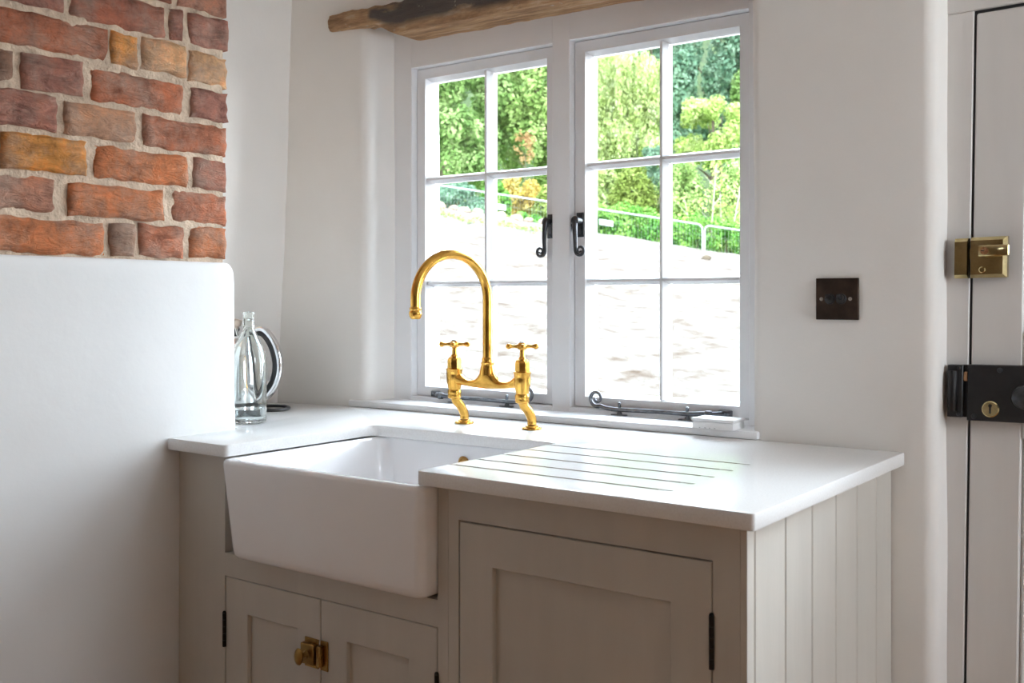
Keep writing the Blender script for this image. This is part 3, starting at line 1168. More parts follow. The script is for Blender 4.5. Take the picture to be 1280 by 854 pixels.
# draining side unit with boarded end
cabr = thing('drainer_base_cabinet', (-0.32, -0.40, 0), 'greige cupboard with one panelled door and a boarded end, right of the sink', 'cabinet')
bm = bmesh.new()
box(bm, -0.6115, -0.5875, FY, FB, 0.0, 0.8725)
box(bm, -0.0835, -0.0385, FY, FB, 0.0, 0.8725)
box(bm, -0.588, -0.083, FY, FB, 0.8115, 0.8725)
box(bm, -0.588, -0.083, FY, FB, 0.0, 0.13)
finish('face_frame', bm, M['greige'], cabr, smooth=False)
bm = bmesh.new()
box(bm, -0.6115, -0.59, FB, -0.05, 0.0, 0.872)
box(bm, -0.052, -0.0362, FB, -0.004, 0.0, 0.872)
box(bm, -0.59, -0.052, -0.07, -0.05, 0.0, 0.872)
box(bm, -0.59, -0.052, FB, -0.07, 0.10, 0.118)
box(bm, -0.0385, -0.0272, FY, FY + 0.0262, 0.0, 0.8725, 0.0008, 1)
finish('carcass', bm, M['greige'], cabr, smooth=False)
dd = cab_door(cabr, -0.5850, -0.0855, 0.132, 0.8085, 0.0755, 0.071, 0.0735, 0.08, 'single tall door of the drainer cupboard')
hinge(dd, -0.0845, 0.645, 0.728)
hinge(dd, -0.0845, 0.20, 0.283)
by = [-0.7085, -0.584, -0.4635, -0.344, -0.2265, -0.1085, -0.006]
for a, b in zip(by, by[1:]):
    bm = bmesh.new()
    x0, x1 = -0.036, -0.0265
    c = 0.002
    g = 0.0021
    pl = [(x0, a + g), (x1 - c, a + g), (x1, a + g + c), (x1, b - g - c), (x1 - c, b - g), (x0, b - g)]
    prism(bm, pl, 0.0, 0.8725)
    finish('end_board', bm, M['greige'], cabr, smooth=False)

# ------------------------------------------------------------------ bridge tap
tap = thing('bridge_tap', (-0.948, -0.15, ZT), 'unlacquered brass bridge tap with a tall swan-neck spout behind the sink', 'tap')
TY = -0.187
TXC = -0.944
TX = (TXC - 0.105, TXC + 0.105)
for s, x in zip((-1, 1), TX):
    leg = bmesh.new()
    fx, fy = x + 0.002, -0.150
    lathe(leg, [(0.0235, 0.0003), (0.0245, 0.0020), (0.0235, 0.0048), (0.0165, 0.0055), (0.0155, 0.0058), (0.0155, 0.0095), (0.0125, 0.0105)], (fx, fy, ZT), (0, 0, 1), 28)
    pth = smooth_path([(fx, fy, ZT + 0.012), (fx, fy - 0.001, ZT + 0.026), (fx - 0.001, fy - 0.014, ZT + 0.046), (x, TY + 0.006, ZT + 0.062), (x, TY, ZT + 0.080)], 6)
    tube(leg, [tuple(p) for p in pth], 0.0115, 18)
    lathe(leg, [(0.013, 0.066), (0.0165, 0.068), (0.0175, 0.073), (0.0165, 0.077), (0.0175, 0.080), (0.0175, 0.086), (0.0155, 0.089)], (x, TY, ZT), (0, 0, 1), 28)
    finish('leg', leg, M['brass'], tap, angle=50)
    vb = bmesh.new()
    lathe(vb, [(0.0145, 0.086), (0.0165, 0.094), (0.0195, 0.110), (0.0205, 0.125), (0.0200, 0.136), (0.0215, 0.138), (0.0215, 0.141), (0.0185, 0.143)], (x, TY, ZT), (0, 0, 1), 28)
    finish('valve_body', vb, M['brass'], tap, angle=40)
    bo = bmesh.new()
    lathe(bo, [(0.0185, 0.1425), (0.0185, 0.162), (0.0165, 0.167)], (x, TY, ZT), (0, 0, 1), 8, phase=0.25)
    lathe(bo, [(0.0150, 0.166), (0.0145, 0.170), (0.0095, 0.172), (0.0080, 0.176), (0.0062, 0.178), (0.0058, 0.195)], (x, TY, ZT), (0, 0, 1), 24)
    finish('bonnet', bo, M['brass'], tap, smooth=True, angle=25)
    hd = bmesh.new()
    zc = ZT + 0.2025
    lathe(hd, [(0.0065, -0.009), (0.0105, -0.007), (0.0115, -0.001), (0.0115, 0.003), (0.0095, 0.007), (0.006, 0.010), (0, 0.011)], (x, TY, zc), (0, 0, 1), 24)
    ang0 = math.radians(33 if s < 0 else 38)
    for k in range(4):
        a = ang0 + k * math.pi / 2
        lathe(hd, [(0.0055, 0.008), (0.0042, 0.016), (0.0035, 0.022), (0.0045, 0.027), (0.0062, 0.0295), (0.0070, 0.033), (0.0058, 0.0365), (0.0030, 0.039), (0, 0.0395)],
              (x, TY, zc), (math.cos(a), math.sin(a), 0), 14)
    hdo = finish('cross_handle', hd, M['brass'], tap, angle=50)
    cap = bmesh.new()
    lathe(cap, [(0.0075, 0), (0.006, 0.003), (0, 0.0042)], (x, TY, zc + 0.0085), (0, 0, 1), 20)
    finish('handle_cap', cap, M['china'], hdo)['label'] = 'white china cap'
# bridge
br = bmesh.new()
pth = []
for i in range(41):
    t = i / 40
    x = TX[0] + 0.008 + (TX[1] - TX[0] - 0.016) * t
    u = 2 * t - 1
    au = abs(u)
    ztop = 1.0345 - 0.020 * (1 - math.exp(-((1 - au) / 0.22) ** 2)) + 0.047 * math.exp(-(au / 0.23) ** 2.0)
    zbot = 1.004 - 0.0085 * (1 - au ** 2) - 0.004 * math.exp(-((1 - au) / 0.12) ** 2)
    pth.append((x, ztop, zbot, 0.0125 + 0.0035 * math.exp(-((1 - au) / 0.15) ** 2) + 0.003 * math.exp(-(au / 0.2) ** 2)))
loops = []
for x, zt_, zb_, ry in pth:
    zc, rz = (zt_ + zb_) / 2, (zt_ - zb_) / 2
    loops.append([(x, TY + ry * math.cos(2 * math.pi * k / 20), zc + rz * math.sin(2 * math.pi * k / 20)) for k in range(20)])
loft(br, loops, True, True, True)
lathe(br, [(0.0205, 1.030 - ZT), (0.0190, 1.042 - ZT), (0.0165, 1.052 - ZT), (0.0155, 1.056 - ZT), (0.0165, 1.0575 - ZT), (0.0165, 1.0605 - ZT), (0.0145, 1.062 - ZT)], (TXC, TY, ZT), (0, 0, 1), 28)
finish('bridge', br, M['brass'], tap, angle=50)
# swan neck, swivelled a little to the left
sp = bmesh.new()
lathe(sp, [(0.0140, 1.061), (0.0140, 1.071), (0.0125, 1.073)], (TXC, TY, 0), (0, 0, 1), 24)
sa = math.radians(13)
dvx, dvy = -math.sin(sa), -math.cos(sa)
RA = 0.108
zc = 1.215
pts = [(TXC, TY, 1.062), (TXC, TY, 1.12), (TXC, TY, 1.17)]
for i in range(0, 29):
    a = math.radians(180 - 180 * i / 28)
    h = RA + RA * math.cos(a)
    pts.append((TXC + dvx * h, TY + dvy * h, zc + RA * 1.0 * math.sin(a)))
tipx, tipy = TXC + dvx * 2 * RA, TY + dvy * 2 * RA
pts.append((tipx, tipy, 1.20))
pts.append((tipx, tipy, 1.190))
tube(sp, pts, 0.0118, 20)
lathe(sp, [(0.0118, 0), (0.0135, 0.001), (0.0145, 0.004), (0.0135, 0.007), (0.0128, 0.008), (0.0150, 0.011), (0.0155, 0.016), (0.0140, 0.022), (0.0115, 0.026), (0.0095, 0.028), (0.0080, 0.024)], (tipx, tipy, 1.197), (0, 0, -1), 26)
finish('spout', sp, M['brass'], tap, angle=50)

# ------------------------------------------------------------------ bottle
BX, BY = -1.502, -0.464
bot = thing('glass_bottle', (BX, BY, ZT), 'clear swing-top glass bottle with a little water, standing on the worktop by the chimney breast', 'bottle')
bm = bmesh.new()
outp = [(0.0, 0.0012), (0.030, 0.0005), (0.040, 0.001), (0.0435, 0.004), (0.0448, 0.009), (0.0450, 0.05), (0.0450, 0.155), (0.0445, 0.166), (0.0425, 0.178), (0.0385, 0.190), (0.0325, 0.203), (0.0260, 0.215), (0.0205, 0.226), (0.0165, 0.236), (0.0145, 0.245), (0.0140, 0.252), (0.0155, 0.255), (0.0155, 0.259), (0.0140, 0.261), (0.0138, 0.274), (0.0148, 0.276), (0.0150, 0.281), (0.0140, 0.2835)]
inp = [(0.0108, 0.2835), (0.0100, 0.280), (0.0100, 0.252), (0.0115, 0.240), (0.0160, 0.228), (0.0220, 0.215), (0.0290, 0.202), (0.0355, 0.188), (0.0398, 0.176), (0.0418, 0.163), (0.0422, 0.150), (0.0422, 0.05), (0.0420, 0.014), (0.0400, 0.009), (0.034, 0.0075), (0.0, 0.0085)]
lathe(bm, outp + inp, (BX, BY, ZT), (0, 0, 1), 40)
finish('bottle_glass', bm, M['bottle'], bot, angle=60)
bm = bmesh.new()
lathe(bm, [(0.0, 0.0088), (0.034, 0.0078), (0.0398, 0.0093), (0.0417, 0.0142), (0.0418, 0.036), (0.0, 0.036)], (BX, BY, ZT), (0, 0, 1), 40)
finish('water', bm, M['water'], bot, angle=50)['label'] = 'shallow clear water'
bm = bmesh.new()
rl = Vector((-math.cos(YAW), -math.sin(YAW), 0))
neck = Vector((BX, BY, ZT + 0.248))
stp = neck + rl * 0.033 + Vector((0, 0, 0.004))
tube(bm, [tuple(neck + Vector((0.0147 * math.cos(a), 0.0147 * math.sin(a), 0))) for a in np.linspace(0, 2 * math.pi, 25)[:-1]], 0.0012, 6, closed=True)
for d in (-1, 1):
    off = Vector((rl.y, -rl.x, 0)) * 0.0135 * d
    pp = smooth_path([tuple(neck + off), tuple(neck + off + rl * 0.010 + Vector((0, 0, -0.014))), tuple(neck + off * 0.7 + rl * 0.026 + Vector((0, 0, -0.026))), tuple(stp + off * 0.5 + Vector((0, 0, -0.006)))], 5)
    tube(bm, [tuple(p) for p in pp], 0.0012, 6)
finish('bail_wire', bm, M['steel'], bot)['label'] = 'steel wire bail'
bm = bmesh.new()
lathe(bm, [(0.0, -0.012), (0.009, -0.011), (0.0095, -0.004), (0.013, -0.002), (0.0135, 0.008), (0.012, 0.0125), (0, 0.0135)], tuple(stp), (0.25, 0.1, 1), 20)
finish('stopper', bm, M['cork'], bot)['label'] = 'tan stopper hanging beside the neck'

# ------------------------------------------------------------------ kettle
KR = Vector((math.cos(YAW), math.sin(YAW), 0))
KC = Vector((-1.778, -0.284, ZT))
ket = thing('kettle', tuple(KC), 'chrome kettle with a black-lined arched handle, half hidden behind the bottle', 'kettle')
bm = bmesh.new()
lathe(bm, [(0.070, 0.0005), (0.074, 0.004), (0.074, 0.016), (0.068, 0.020)], tuple(KC), (0, 0, 1), 36)
finish('power_base', bm, M['black_plastic'], ket)['label'] = 'black power base'
bm = bmesh.new()
lathe(bm, [(0.064, 0.021), (0.072, 0.024), (0.073, 0.05), (0.071, 0.10), (0.066, 0.15), (0.058, 0.190), (0.052, 0.205), (0.050, 0.207), (0.030, 0.214), (0, 0.216)], tuple(KC), (0, 0, 1), 40)
kb = finish('kettle_body', bm, M['chrome'], ket, angle=50)
bm = bmesh.new()
lathe(bm, [(0.011, 0), (0.008, 0.008), (0.012, 0.016), (0.010, 0.022), (0, 0.024)], tuple(KC + Vector((0, 0, 0.214))), (0, 0, 1), 20)
finish('lid_knob', bm, M['black_plastic'], ket)
bm = bmesh.new()
sv = -KR
tube(bm, [tuple(KC + sv * 0.055 + Vector((0, 0, 0.15))), tuple(KC + sv * 0.085 + Vector((0, 0, 0.185))), tuple(KC + sv * 0.095 + Vector((0, 0, 0.20)))], [0.024, 0.015, 0.011], 16)
finish('kettle_spout', bm, M['chrome'], ket)


def strap(bm, path, w, th):
    """curved flat strap in the (KR, z) plane"""
    side = Vector((-KR.y, KR.x, 0))
    loops = []
    n = len(path)
    for i, (h, z) in enumerate(path):
        p0 = path[max(0, i - 1)]
        p1 = path[min(n - 1, i + 1)]
        t = Vector((p1[0] - p0[0], p1[1] - p0[1])).normalized()
        nrm = Vector((t.y, -t.x))
        c = KC + KR * h + Vector((0, 0, z))
        nn = (KR * nrm.x + Vector((0, 0, nrm.y)))
        L_ = []
        for (a, b) in ((-1, -1), (-0.85, -1), (0.85, -1), (1, -1), (1, 1), (0.85, 1), (-0.85, 1), (-1, 1)):
            bb = b * (1 if abs(a) < 0.9 else 0.55)
            L_.append(tuple(c + side * (a * w / 2) + nn * (bb * th / 2)))
        loops.append(L_)
    loft(bm, loops, True, True, True)


hp = smooth_path([(0.052, 0.226), (0.078, 0.231), (0.104, 0.206), (0.122, 0.165), (0.1275, 0.120), (0.117, 0.075), (0.095, 0.042), (0.072, 0.028)], 6)
bm = bmesh.new()
strap(bm, [tuple(p) for p in hp], 0.034, 0.014)
finish('handle', bm, M['chrome'], ket, angle=50)['label'] = 'polished chrome outer handle'
hp2 = smooth_path([(0.046, 0.217), (0.074, 0.219), (0.095, 0.198), (0.110, 0.162), (0.1150, 0.120), (0.106, 0.082), (0.088, 0.055), (0.070, 0.042)], 6)
bm = bmesh.new()
strap(bm, [tuple(p) for p in hp2], 0.034, 0.014)
finish('handle_grip', bm, M['black_plastic'], ket, angle=50)['label'] = 'black inner grip'
cd = bmesh.new()
cl = lambda lat, dep, z=0.0055: tuple(KC + KR * lat + Vector((-math.sin(YAW), math.cos(YAW), 0)) * dep + Vector((0, 0, z)))
pp = smooth_path([cl(0.06, -0.055, 0.008), cl(0.09, -0.062), cl(0.125, -0.058), cl(0.148, -0.030), cl(0.150, 0.010), cl(0.135, 0.045), cl(0.10, 0.062), cl(0.06, 0.058)], 6)
tube(cd, [tuple(p) for p in pp], 0.0045, 10)
finish('power_cord', cd, M['black_plastic'], ket)['label'] = 'loop of black power cord on the worktop'

# ------------------------------------------------------------------ small white box
wb = thing('lidded_box', (-0.405, 0.01, 0.9187), 'small white lidded box at the right end of the window board', 'box')
bm = bmesh.new()
box(bm, -0.470, -0.368, -0.030, 0.034, 0.9187, 0.9345, 0.0025, 2)
finish('box_base', bm, M['boxwhite'], wb)
bm = bmesh.new()
box(bm, -0.4715, -0.3665, -0.0315, 0.0355, 0.9352, 0.9425, 0.0025, 2)
finish('box_lid', bm, M['boxwhite'], wb)
bm = bmesh.new()
for k, (a, b) in enumerate(((-0.452, -0.449), (-0.439, -0.434), (-0.427, -0.424), (-0.415, -0.411))):
    box(bm, a, b, -0.0304, -0.0298, 0.9203, 0.9217)
finish('box_print', bm, M['boxgrey'], wb, smooth=False)

# ------------------------------------------------------------------ back door on the right
DY = 0.08
SH = 0.0150


def shear(bm):
    for v in bm.verts:
        v.co.x += SH * (v.co.z - 1.2)
        v.co.z += 0.014 * (v.co.x - 0.12)


def dfin(name, bm, mat, parent=None, angle=30, label=None):
    shear(bm)
    o = finish(name, bm, mat, parent, angle=angle)
    if label:
        o['label'] = label
    return o


DZ1 = 1.802
bm = bmesh.new()
box(bm, 0.050, 0.1055, DY, 0.20, 0.0, DZ1 + 0.007, 0.002, 1)           # hanging post beside the plaster
box(bm, 0.9685, 1.03, DY, 0.20, 0.0, DZ1 + 0.007, 0.002, 1)
box(bm, 0.044, 1.03, DY - 0.0015, 0.20, DZ1 + 0.0075, DZ1 + 0.085, 0.002, 1)   # head
box(bm, 0.100, 0.120, DY + 0.045, 0.20, 0.0, DZ1 + 0.008)               # stops
box(bm, 0.955, 0.975, DY + 0.045, 0.20, 0.0, DZ1 + 0.008)
box(bm, 0.100, 0.975, DY + 0.045, 0.20, DZ1 - 0.012, DZ1 + 0.008)
dframe = tag(dfin('trim_2', bm, M['door_paint'], label='grey white painted door frame right of the window wall'), kind='structure')
bm = bmesh.new()
x0, x1 = 0.1105, 0.9635
st = 0.0965
dz0 = 0.008


def dbox(a, b, c, d, bev=0.003):
    box(bm, a, b, DY, DY + 0.042, c, d, bev, 1)


loops = None
# stiles and rails with mouldings: two openings
dbox(x0, x0 + st, dz0, DZ1)
dbox(x1 - st, x1, dz0, DZ1)
dbox(x0 + st, x1 - st, DZ1 - 0.11, DZ1)
dbox(x0 + st, x1 - st, 0.932, 1.150)
dbox(x0 + st, x1 - st, dz0, 0.20)
for (za, zb_) in ((1.150, DZ1 - 0.11), (0.20, 0.932)):
    ring(bm, x0 + st - 0.001, x1 - st + 0.001, za - 0.001, zb_ + 0.001, 0.014, 0.014, 0.014, 0.014, DY + 0.010, DY + 0.034, 0.006)
door = tag(dfin('door_1', bm, M['door_paint'], label='grey white half glazed back door at the right edge'), kind='structure')
bm = bmesh.new()
box(bm, x0 + st, x1 - st, DY + 0.020, DY + 0.024, 1.150, DZ1 - 0.11)
dfin('pane', bm, M['pane'], door)
bm = bmesh.new()
box(bm, x0 + st, x1 - st, DY + 0.018, DY + 0.028, 0.20, 0.932)
dfin('door_panel', bm, M['door_paint'], door)

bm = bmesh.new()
box(bm, 0.1056, 0.1104, DY + 0.006, DY + 0.030, 0.0, DZ1)  # black strip added to darken the gap, shade put into its colour
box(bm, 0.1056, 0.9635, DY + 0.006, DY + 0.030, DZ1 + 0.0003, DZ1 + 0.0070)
dfin('gap_shade_strip', bm, M['black_plastic'], dframe, 30, 'black strip painted as shade in the gap round the door')

# night latch
bm = bmesh.new()
lx0, lx1, lz0, lz1 = 0.1105, 0.1790, 1.258, 1.341
yb = DY - 0.0005
bx = [(lx0, lx1, lz0, lz1, yb), (lx0, lx1, lz0, lz1, yb - 0.016), (lx0 + 0.001, lx1 - 0.007, lz0 + 0.007, lz1 - 0.007, yb - 0.0245)]
loft(bm, [rect(a, b, c, d, y) for (a, b, c, d, y) in bx], True, True, True)
box(bm, lx0 - 0.002, lx0 + 0.001, yb - 0.018, yb - 0.006, 1.297, 1.318)
nl = dfin('night_latch', bm, M['latch_brass'], door, 20, 'brass night latch on the door edge')
bm = bmesh.new()
lathe(bm, [(0.0135, 0), (0.0125, 0.010), (0.010, 0.014)], (0.145, yb - 0.024, 1.312), (0, -1, 0), 24)
box(bm, 0.131, 0.187, yb - 0.049, yb - 0.036, 1.3005, 1.3225, 0.002, 2)
dfin('latch_lever', bm, M['latch_brass'], nl, 30)
bm = bmesh.new()
lathe(bm, [(0.0078, 0), (0.0074, 0.0012), (0, 0.0012)], (0.1425, yb - 0.049, 1.3115), (0, -1, 0), 24)
dfin('latch_cylinder', bm, M['copper'], nl, 30, 'copper toned key cylinder')
bm = bmesh.new()
box(bm, 0.1365, 0.1425, yb - 0.0506, yb - 0.0498, 1.3108, 1.3124)
dfin('keyway_shade_piece', bm, M['dark'], nl)
bm = bmesh.new()
lathe(bm, [(0.0068, 0), (0.0064, 0.004), (0.0050, 0.005), (0.0046, 0.003), (0.0, 0.003)], (0.1345, yb - 0.0243, 1.274), (0, -1, 0), 20)
dfin('snib', bm, M['latch_brass'], nl, 30)
bm = bmesh.new()
kx0, kx1 = 0.0795, 0.1055
loft(bm, [rect(kx0, kx1, lz0, lz1 - 0.001, yb), rect(kx0, kx1, lz0, lz1 - 0.001, yb - 0.016), rect(kx0 + 0.001, kx1 - 0.001, lz0 + 0.007, lz1 - 0.008, yb - 0.0245)], True, True, True)
dfin('latch_keeper', bm, M['latch_brass'], dframe, 20, 'brass night latch keeper')

# rim lock
bm = bmesh.new()
box(bm, 0.1085, 0.262, yb - 0.022, yb, 0.967, 1.081, 0.0015, 1)
rl_ = dfin('rim_lock', bm, M['black_japan'], door, 30, 'black steel rim lock on the door')
bm = bmesh.new()
lathe(bm, [(0.0165, 0), (0.0165, 0.0015), (0.0145, 0.0028), (0, 0.0028)], (0.1535, yb - 0.022, 0.992), (0, -1, 0), 28)
dfin('escutcheon', bm, M['latch_brass'], rl_, 30, 'round brass keyhole escutcheon')
bm = bmesh.new()
lathe(bm, [(0.0036, 0), (0.0036, 0.0006), (0, 0.0006)], (0.1530, yb - 0.0248, 0.999), (0, -1, 0), 12)
box(bm, 0.1512, 0.1548, yb - 0.0254, yb - 0.0246, 0.983, 0.999)
dfin('keyhole_shade_piece', bm, M['dark'], rl_)  # solid dark piece painted as the shade of the hole
bm = bmesh.new()
for (xx, zz) in ((0.170, 1.071), (0.122, 0.976), (0.250, 1.071)):
    lathe(bm, [(0.0055, 0), (0.0045, 0.002), (0, 0.0026)], (xx, yb - 0.022, zz), (0, -1, 0), 12)
dfin('screw', bm, M['iron'], rl_)
bm = bmesh.new()
lathe(bm, [(0.020, 0), (0.018, 0.006), (0.009, 0.010), (0.009, 0.022), (0.020, 0.032), (0.024, 0.045), (0.021, 0.056), (0.010, 0.062), (0, 0.063)], (0.224, yb - 0.022, 1.022), (0, -1, 0), 28)
dfin('door_knob', bm, M['iron'], rl_, 40, 'dark iron knob')
bm = bmesh.new()
box(bm, 0.0700, 0.1000, yb - 0.022, yb, 0.9725, 1.080, 0.0015, 1)
tube(bm, [(0.0800, yb - 0.0235, 0.985), (0.0800, yb - 0.0245, 1.025), (0.0800, yb - 0.0235, 1.068)], [0.009, 0.010, 0.009], 12)
box(bm, 0.0995, 0.1055, yb - 0.008, yb, 0.9725, 1.080)
rk = dfin('lock_keeper', bm, M['black_japan'], dframe, 30, 'black steel rim lock keeper')
bm = bmesh.new()
for zz in (1.074, 0.979):
    lathe(bm, [(0.004, 0), (0.003, 0.0015), (0, 0.002)], (0.092, yb - 0.022, zz), (0, -1, 0), 10)
dfin('screw', bm, M['iron'], rk)
bm = bmesh.new()
box(bm, 0.100, 0.1078, yb - 0.018, yb - 0.009, 1.047, 1.066, 0.001, 1)
dfin('bolt', bm, M['copper'], rl_, 30, 'worn copper toned bolt')

# wall above and beyond the back door
bm = bmesh.new()
box(bm, 0.0655, 1.85, 0.09, 0.30, DZ1 + 0.115, CEIL)
box(bm, 1.055, 1.15, 0.0, 0.30, 0.0, DZ1 + 0.115)
box(bm, 1.65, 1.75, 0.0, 0.30, 0.0, DZ1 + 0.115)
box(bm, 1.15, 1.65, 0.0, 0.30, 0.0, 0.95)  # unseen opening beside the door, added to let in more light
box(bm, 1.15, 1.65, 0.0, 0.30, 1.78, DZ1 + 0.115)
tag(finish('wall_door', bm, M['plaster'], smooth=False), kind='structure')
bm = bmesh.new()
box(bm, 0.064, 1.055, 0.02, 0.09, DZ1 + 0.108, CEIL)
tag(finish('wall_door', bm, M['plaster'], smooth=False), kind='structure')

# ------------------------------------------------------------------ garden
FW = Vector((-math.sin(YAW), math.cos(YAW), 0))
RT = Vector((math.cos(YAW), math.sin(YAW), 0))
# survey lines of the bank: a lateral axis along the fence and a depth axis up the slope


def gpt(lat, dep, z=0.0):
    p = Vector((CAMLOC.x, CAMLOC.y, 0)) + FW * dep + RT * lat
    return Vector((p.x, p.y, z))


def crest(lat):
    return 3.62 - 0.166 * lat


def ground_h(lat, dep):
    t = (dep - 3.2) / (30.0 - 3.2)
    z0 = 0.30 - 0.03 * lat
    if t <= 1:
        h = z0 + (crest(lat) - z0) * max(0, t)
    else:
        k = (dep - 30.0)
        h = crest(lat) - 0.35 * min(1, k / 1.5) - 0.02 * k
    return h


bm = bmesh.new()
lats = np.linspace(-26, 34, 170)
deps = np.concatenate([np.linspace(3.0, 12, 50), np.linspace(12.2, 30, 70), np.linspace(30.3, 34, 12), np.linspace(36, 95, 14)])
rows_ = []
for d in deps:
    rr = []
    for la in lats:
        z = ground_h(la, d)
        q = gpt(la, d)
        if d < 31:
            z += 0.07 * noise.noise(Vector((q.x * 0.9, q.y * 0.9, 0))) + 0.035 * noise.noise(Vector((q.x * 2.7, q.y * 2.7, 3)))
        # keep clear of the house footprint
        if q.y < 0.9:
            z = min(z, -0.15)
        rr.append(bm.verts.new((q.x, q.y, z)))
    rows_.append(rr)
bm2 = bmesh.new()
for i in range(len(deps) - 1):
    for j in range(len(lats) - 1):
        vs = (rows_[i][j], rows_[i][j + 1], rows_[i + 1][j + 1], rows_[i + 1][j])
        if min(v.co.y for v in vs) < 0.45:
            continue
        if deps[i] > 30.9:
            bm2.faces.new([bm2.verts.new(v.co) for v in vs])
        else:
            bm.faces.new(vs)
bmesh.ops.remove_doubles(bm2, verts=bm2.verts[:], dist=1e-5)
bmesh.ops.delete(bm, geom=[v for v in bm.verts if not v.link_faces], context='VERTS')
tag(finish('ground', bm, M['soil'], angle=180), 'bare soil bank rising outside the window', kind='structure')
tag(finish('ground', bm2, M['leaf_hedge'], angle=180), 'rough green grassland beyond the fence', kind='structure')

# wooded hillside far behind
bm = bmesh.new()
rows_ = []
for k, d in enumerate(np.linspace(70, 120, 26)):
    rr = []
    for la in np.linspace(-75, 95, 90):
        q = gpt(la, d)
        z = 0 + (d - 70) * 1.0 + 3.0 * noise.noise(Vector((q.x * 0.09, q.y * 0.09, 1))) + 1.6 * noise.noise(Vector((q.x * 0.3, q.y * 0.3, 2)))
        rr.append(bm.verts.new((q.x, q.y, z)))
    rows_.append(rr)
for a, b in zip(rows_, rows_[1:]):
    for j in range(len(a) - 1):
        bm.faces.new((a[j], a[j + 1], b[j + 1], b[j]))
tag(finish('hillside', bm, M['hillside'], angle=180), 'wooded hillside far behind the garden trees', kind='structure')


def leaf_cloud(centers, spread, n, size, droop=0.0):
    """n leaf quads scattered round clump centres"""
    C_ = np.asarray(centers, float)
    idx = rng.integers(0, len(C_), n)
    dirs = rng.normal(size=(n, 3))
    dirs /= np.linalg.norm(dirs, axis=1)[:, None]
    rad = np.cbrt(rng.uniform(0.25, 1, n))[:, None]
    sp_ = np.asarray(spread, float)
    P = C_[idx] + dirs * rad * sp_
    nrm = dirs + rng.normal(size=(n, 3)) * 0.55 + np.array([0, 0, 0.35])
    nrm /= np.linalg.norm(nrm, axis=1)[:, None]
    a = rng.normal(size=(n, 3))
    if droop:
        a = a * (1 - droop) + np.array([0, 0, -1.5]) * droop
    u = a - (a * nrm).sum(1)[:, None] * nrm
    u /= np.linalg.norm(u, axis=1)[:, None] + 1e-9
    v = np.cross(nrm, u)
    s = size * rng.uniform(0.6, 1.3, n)[:, None]
    asp = 0.42 if droop else 0.68
    V = np.stack([P - u * s * 0.5, P + v * s * 0.5 * asp, P + u * s * 0.5, P - v * s * 0.5 * asp], 1).reshape(-1, 3)
    return V


def leaf_obj(name, V, mat, parent):
    n = len(V) // 4
    me = bpy.data.meshes.new(name)
    me.vertices.add(4 * n)
    me.vertices.foreach_set('co', V.astype(np.float32).ravel())
    me.loops.add(4 * n)
    me.loops.foreach_set('vertex_index', np.arange(4 * n, dtype=np.int32))
    me.polygons.add(n)
    me.polygons.foreach_set('loop_start', np.arange(0, 4 * n, 4, dtype=np.int32))
    me.update(calc_edges=True)
    me.validate()
    me.materials.append(mat)
    o = bpy.data.objects.new(name, me)
    COL.objects.link(o)
    if parent is not None:
        o.parent = parent
        o.matrix_parent_inverse = Matrix.Translation(parent.location).inverted()
    o['kind'] = 'stuff'
    return o


def ellipsoid_clumps(c, r, n):
    d = rng.normal(size=(n, 3))
    d /= np.linalg.norm(d, axis=1)[:, None]
    k = np.cbrt(rng.uniform(0.35, 1, n))[:, None]
    return np.asarray(c) + d * k * np.asarray(r)


def tree(name, lat, dep, zc, rx, rz, mat, label, cat='tree', n=7000, leaf=0.22, clumps=60, cl=0.28, bark='bark', trunk=0.18, group=None):
    g = ground_h(lat, dep)
    q = gpt(lat, dep, g)
    t = thing(name, tuple(q), label, cat, group)
    c = (q.x, q.y, zc)
    cl_ = ellipsoid_clumps(c, (rx * 0.85, rx * 0.85, rz * 0.85), clumps)
    V = leaf_cloud(cl_, (rx * cl, rx * cl, rz * cl), n, leaf)
    leaf_obj('crown', V, M[mat], t)
    bm = bmesh.new()
    top = zc + rz * 0.3
    tube(bm, [(q.x, q.y, g - 0.2), (q.x + 0.05, q.y, g + (top - g) * 0.5), (q.x, q.y + 0.1, top)], [trunk, trunk * 0.75, trunk * 0.3], 8)
    for k in range(5):
        a = k * 1.26
        zz = g + (top - g) * (0.45 + 0.1 * k)
        tube(bm, [(q.x, q.y, zz), (q.x + math.cos(a) * rx * 0.35, q.y + math.sin(a) * rx * 0.35, zz + rz * 0.25), (q.x + math.cos(a) * rx * 0.65, q.y + math.sin(a) * rx * 0.65, zz + rz * 0.4)], [trunk * 0.4, trunk * 0.25, trunk * 0.1], 6)
    finish('trunk', bm, M[bark], t)
    return t


def L_(px, dep):
    return (px - 640) / FOC * dep


def Z_(py, dep):
    return 1.21 + (377 - py) / FOC * dep


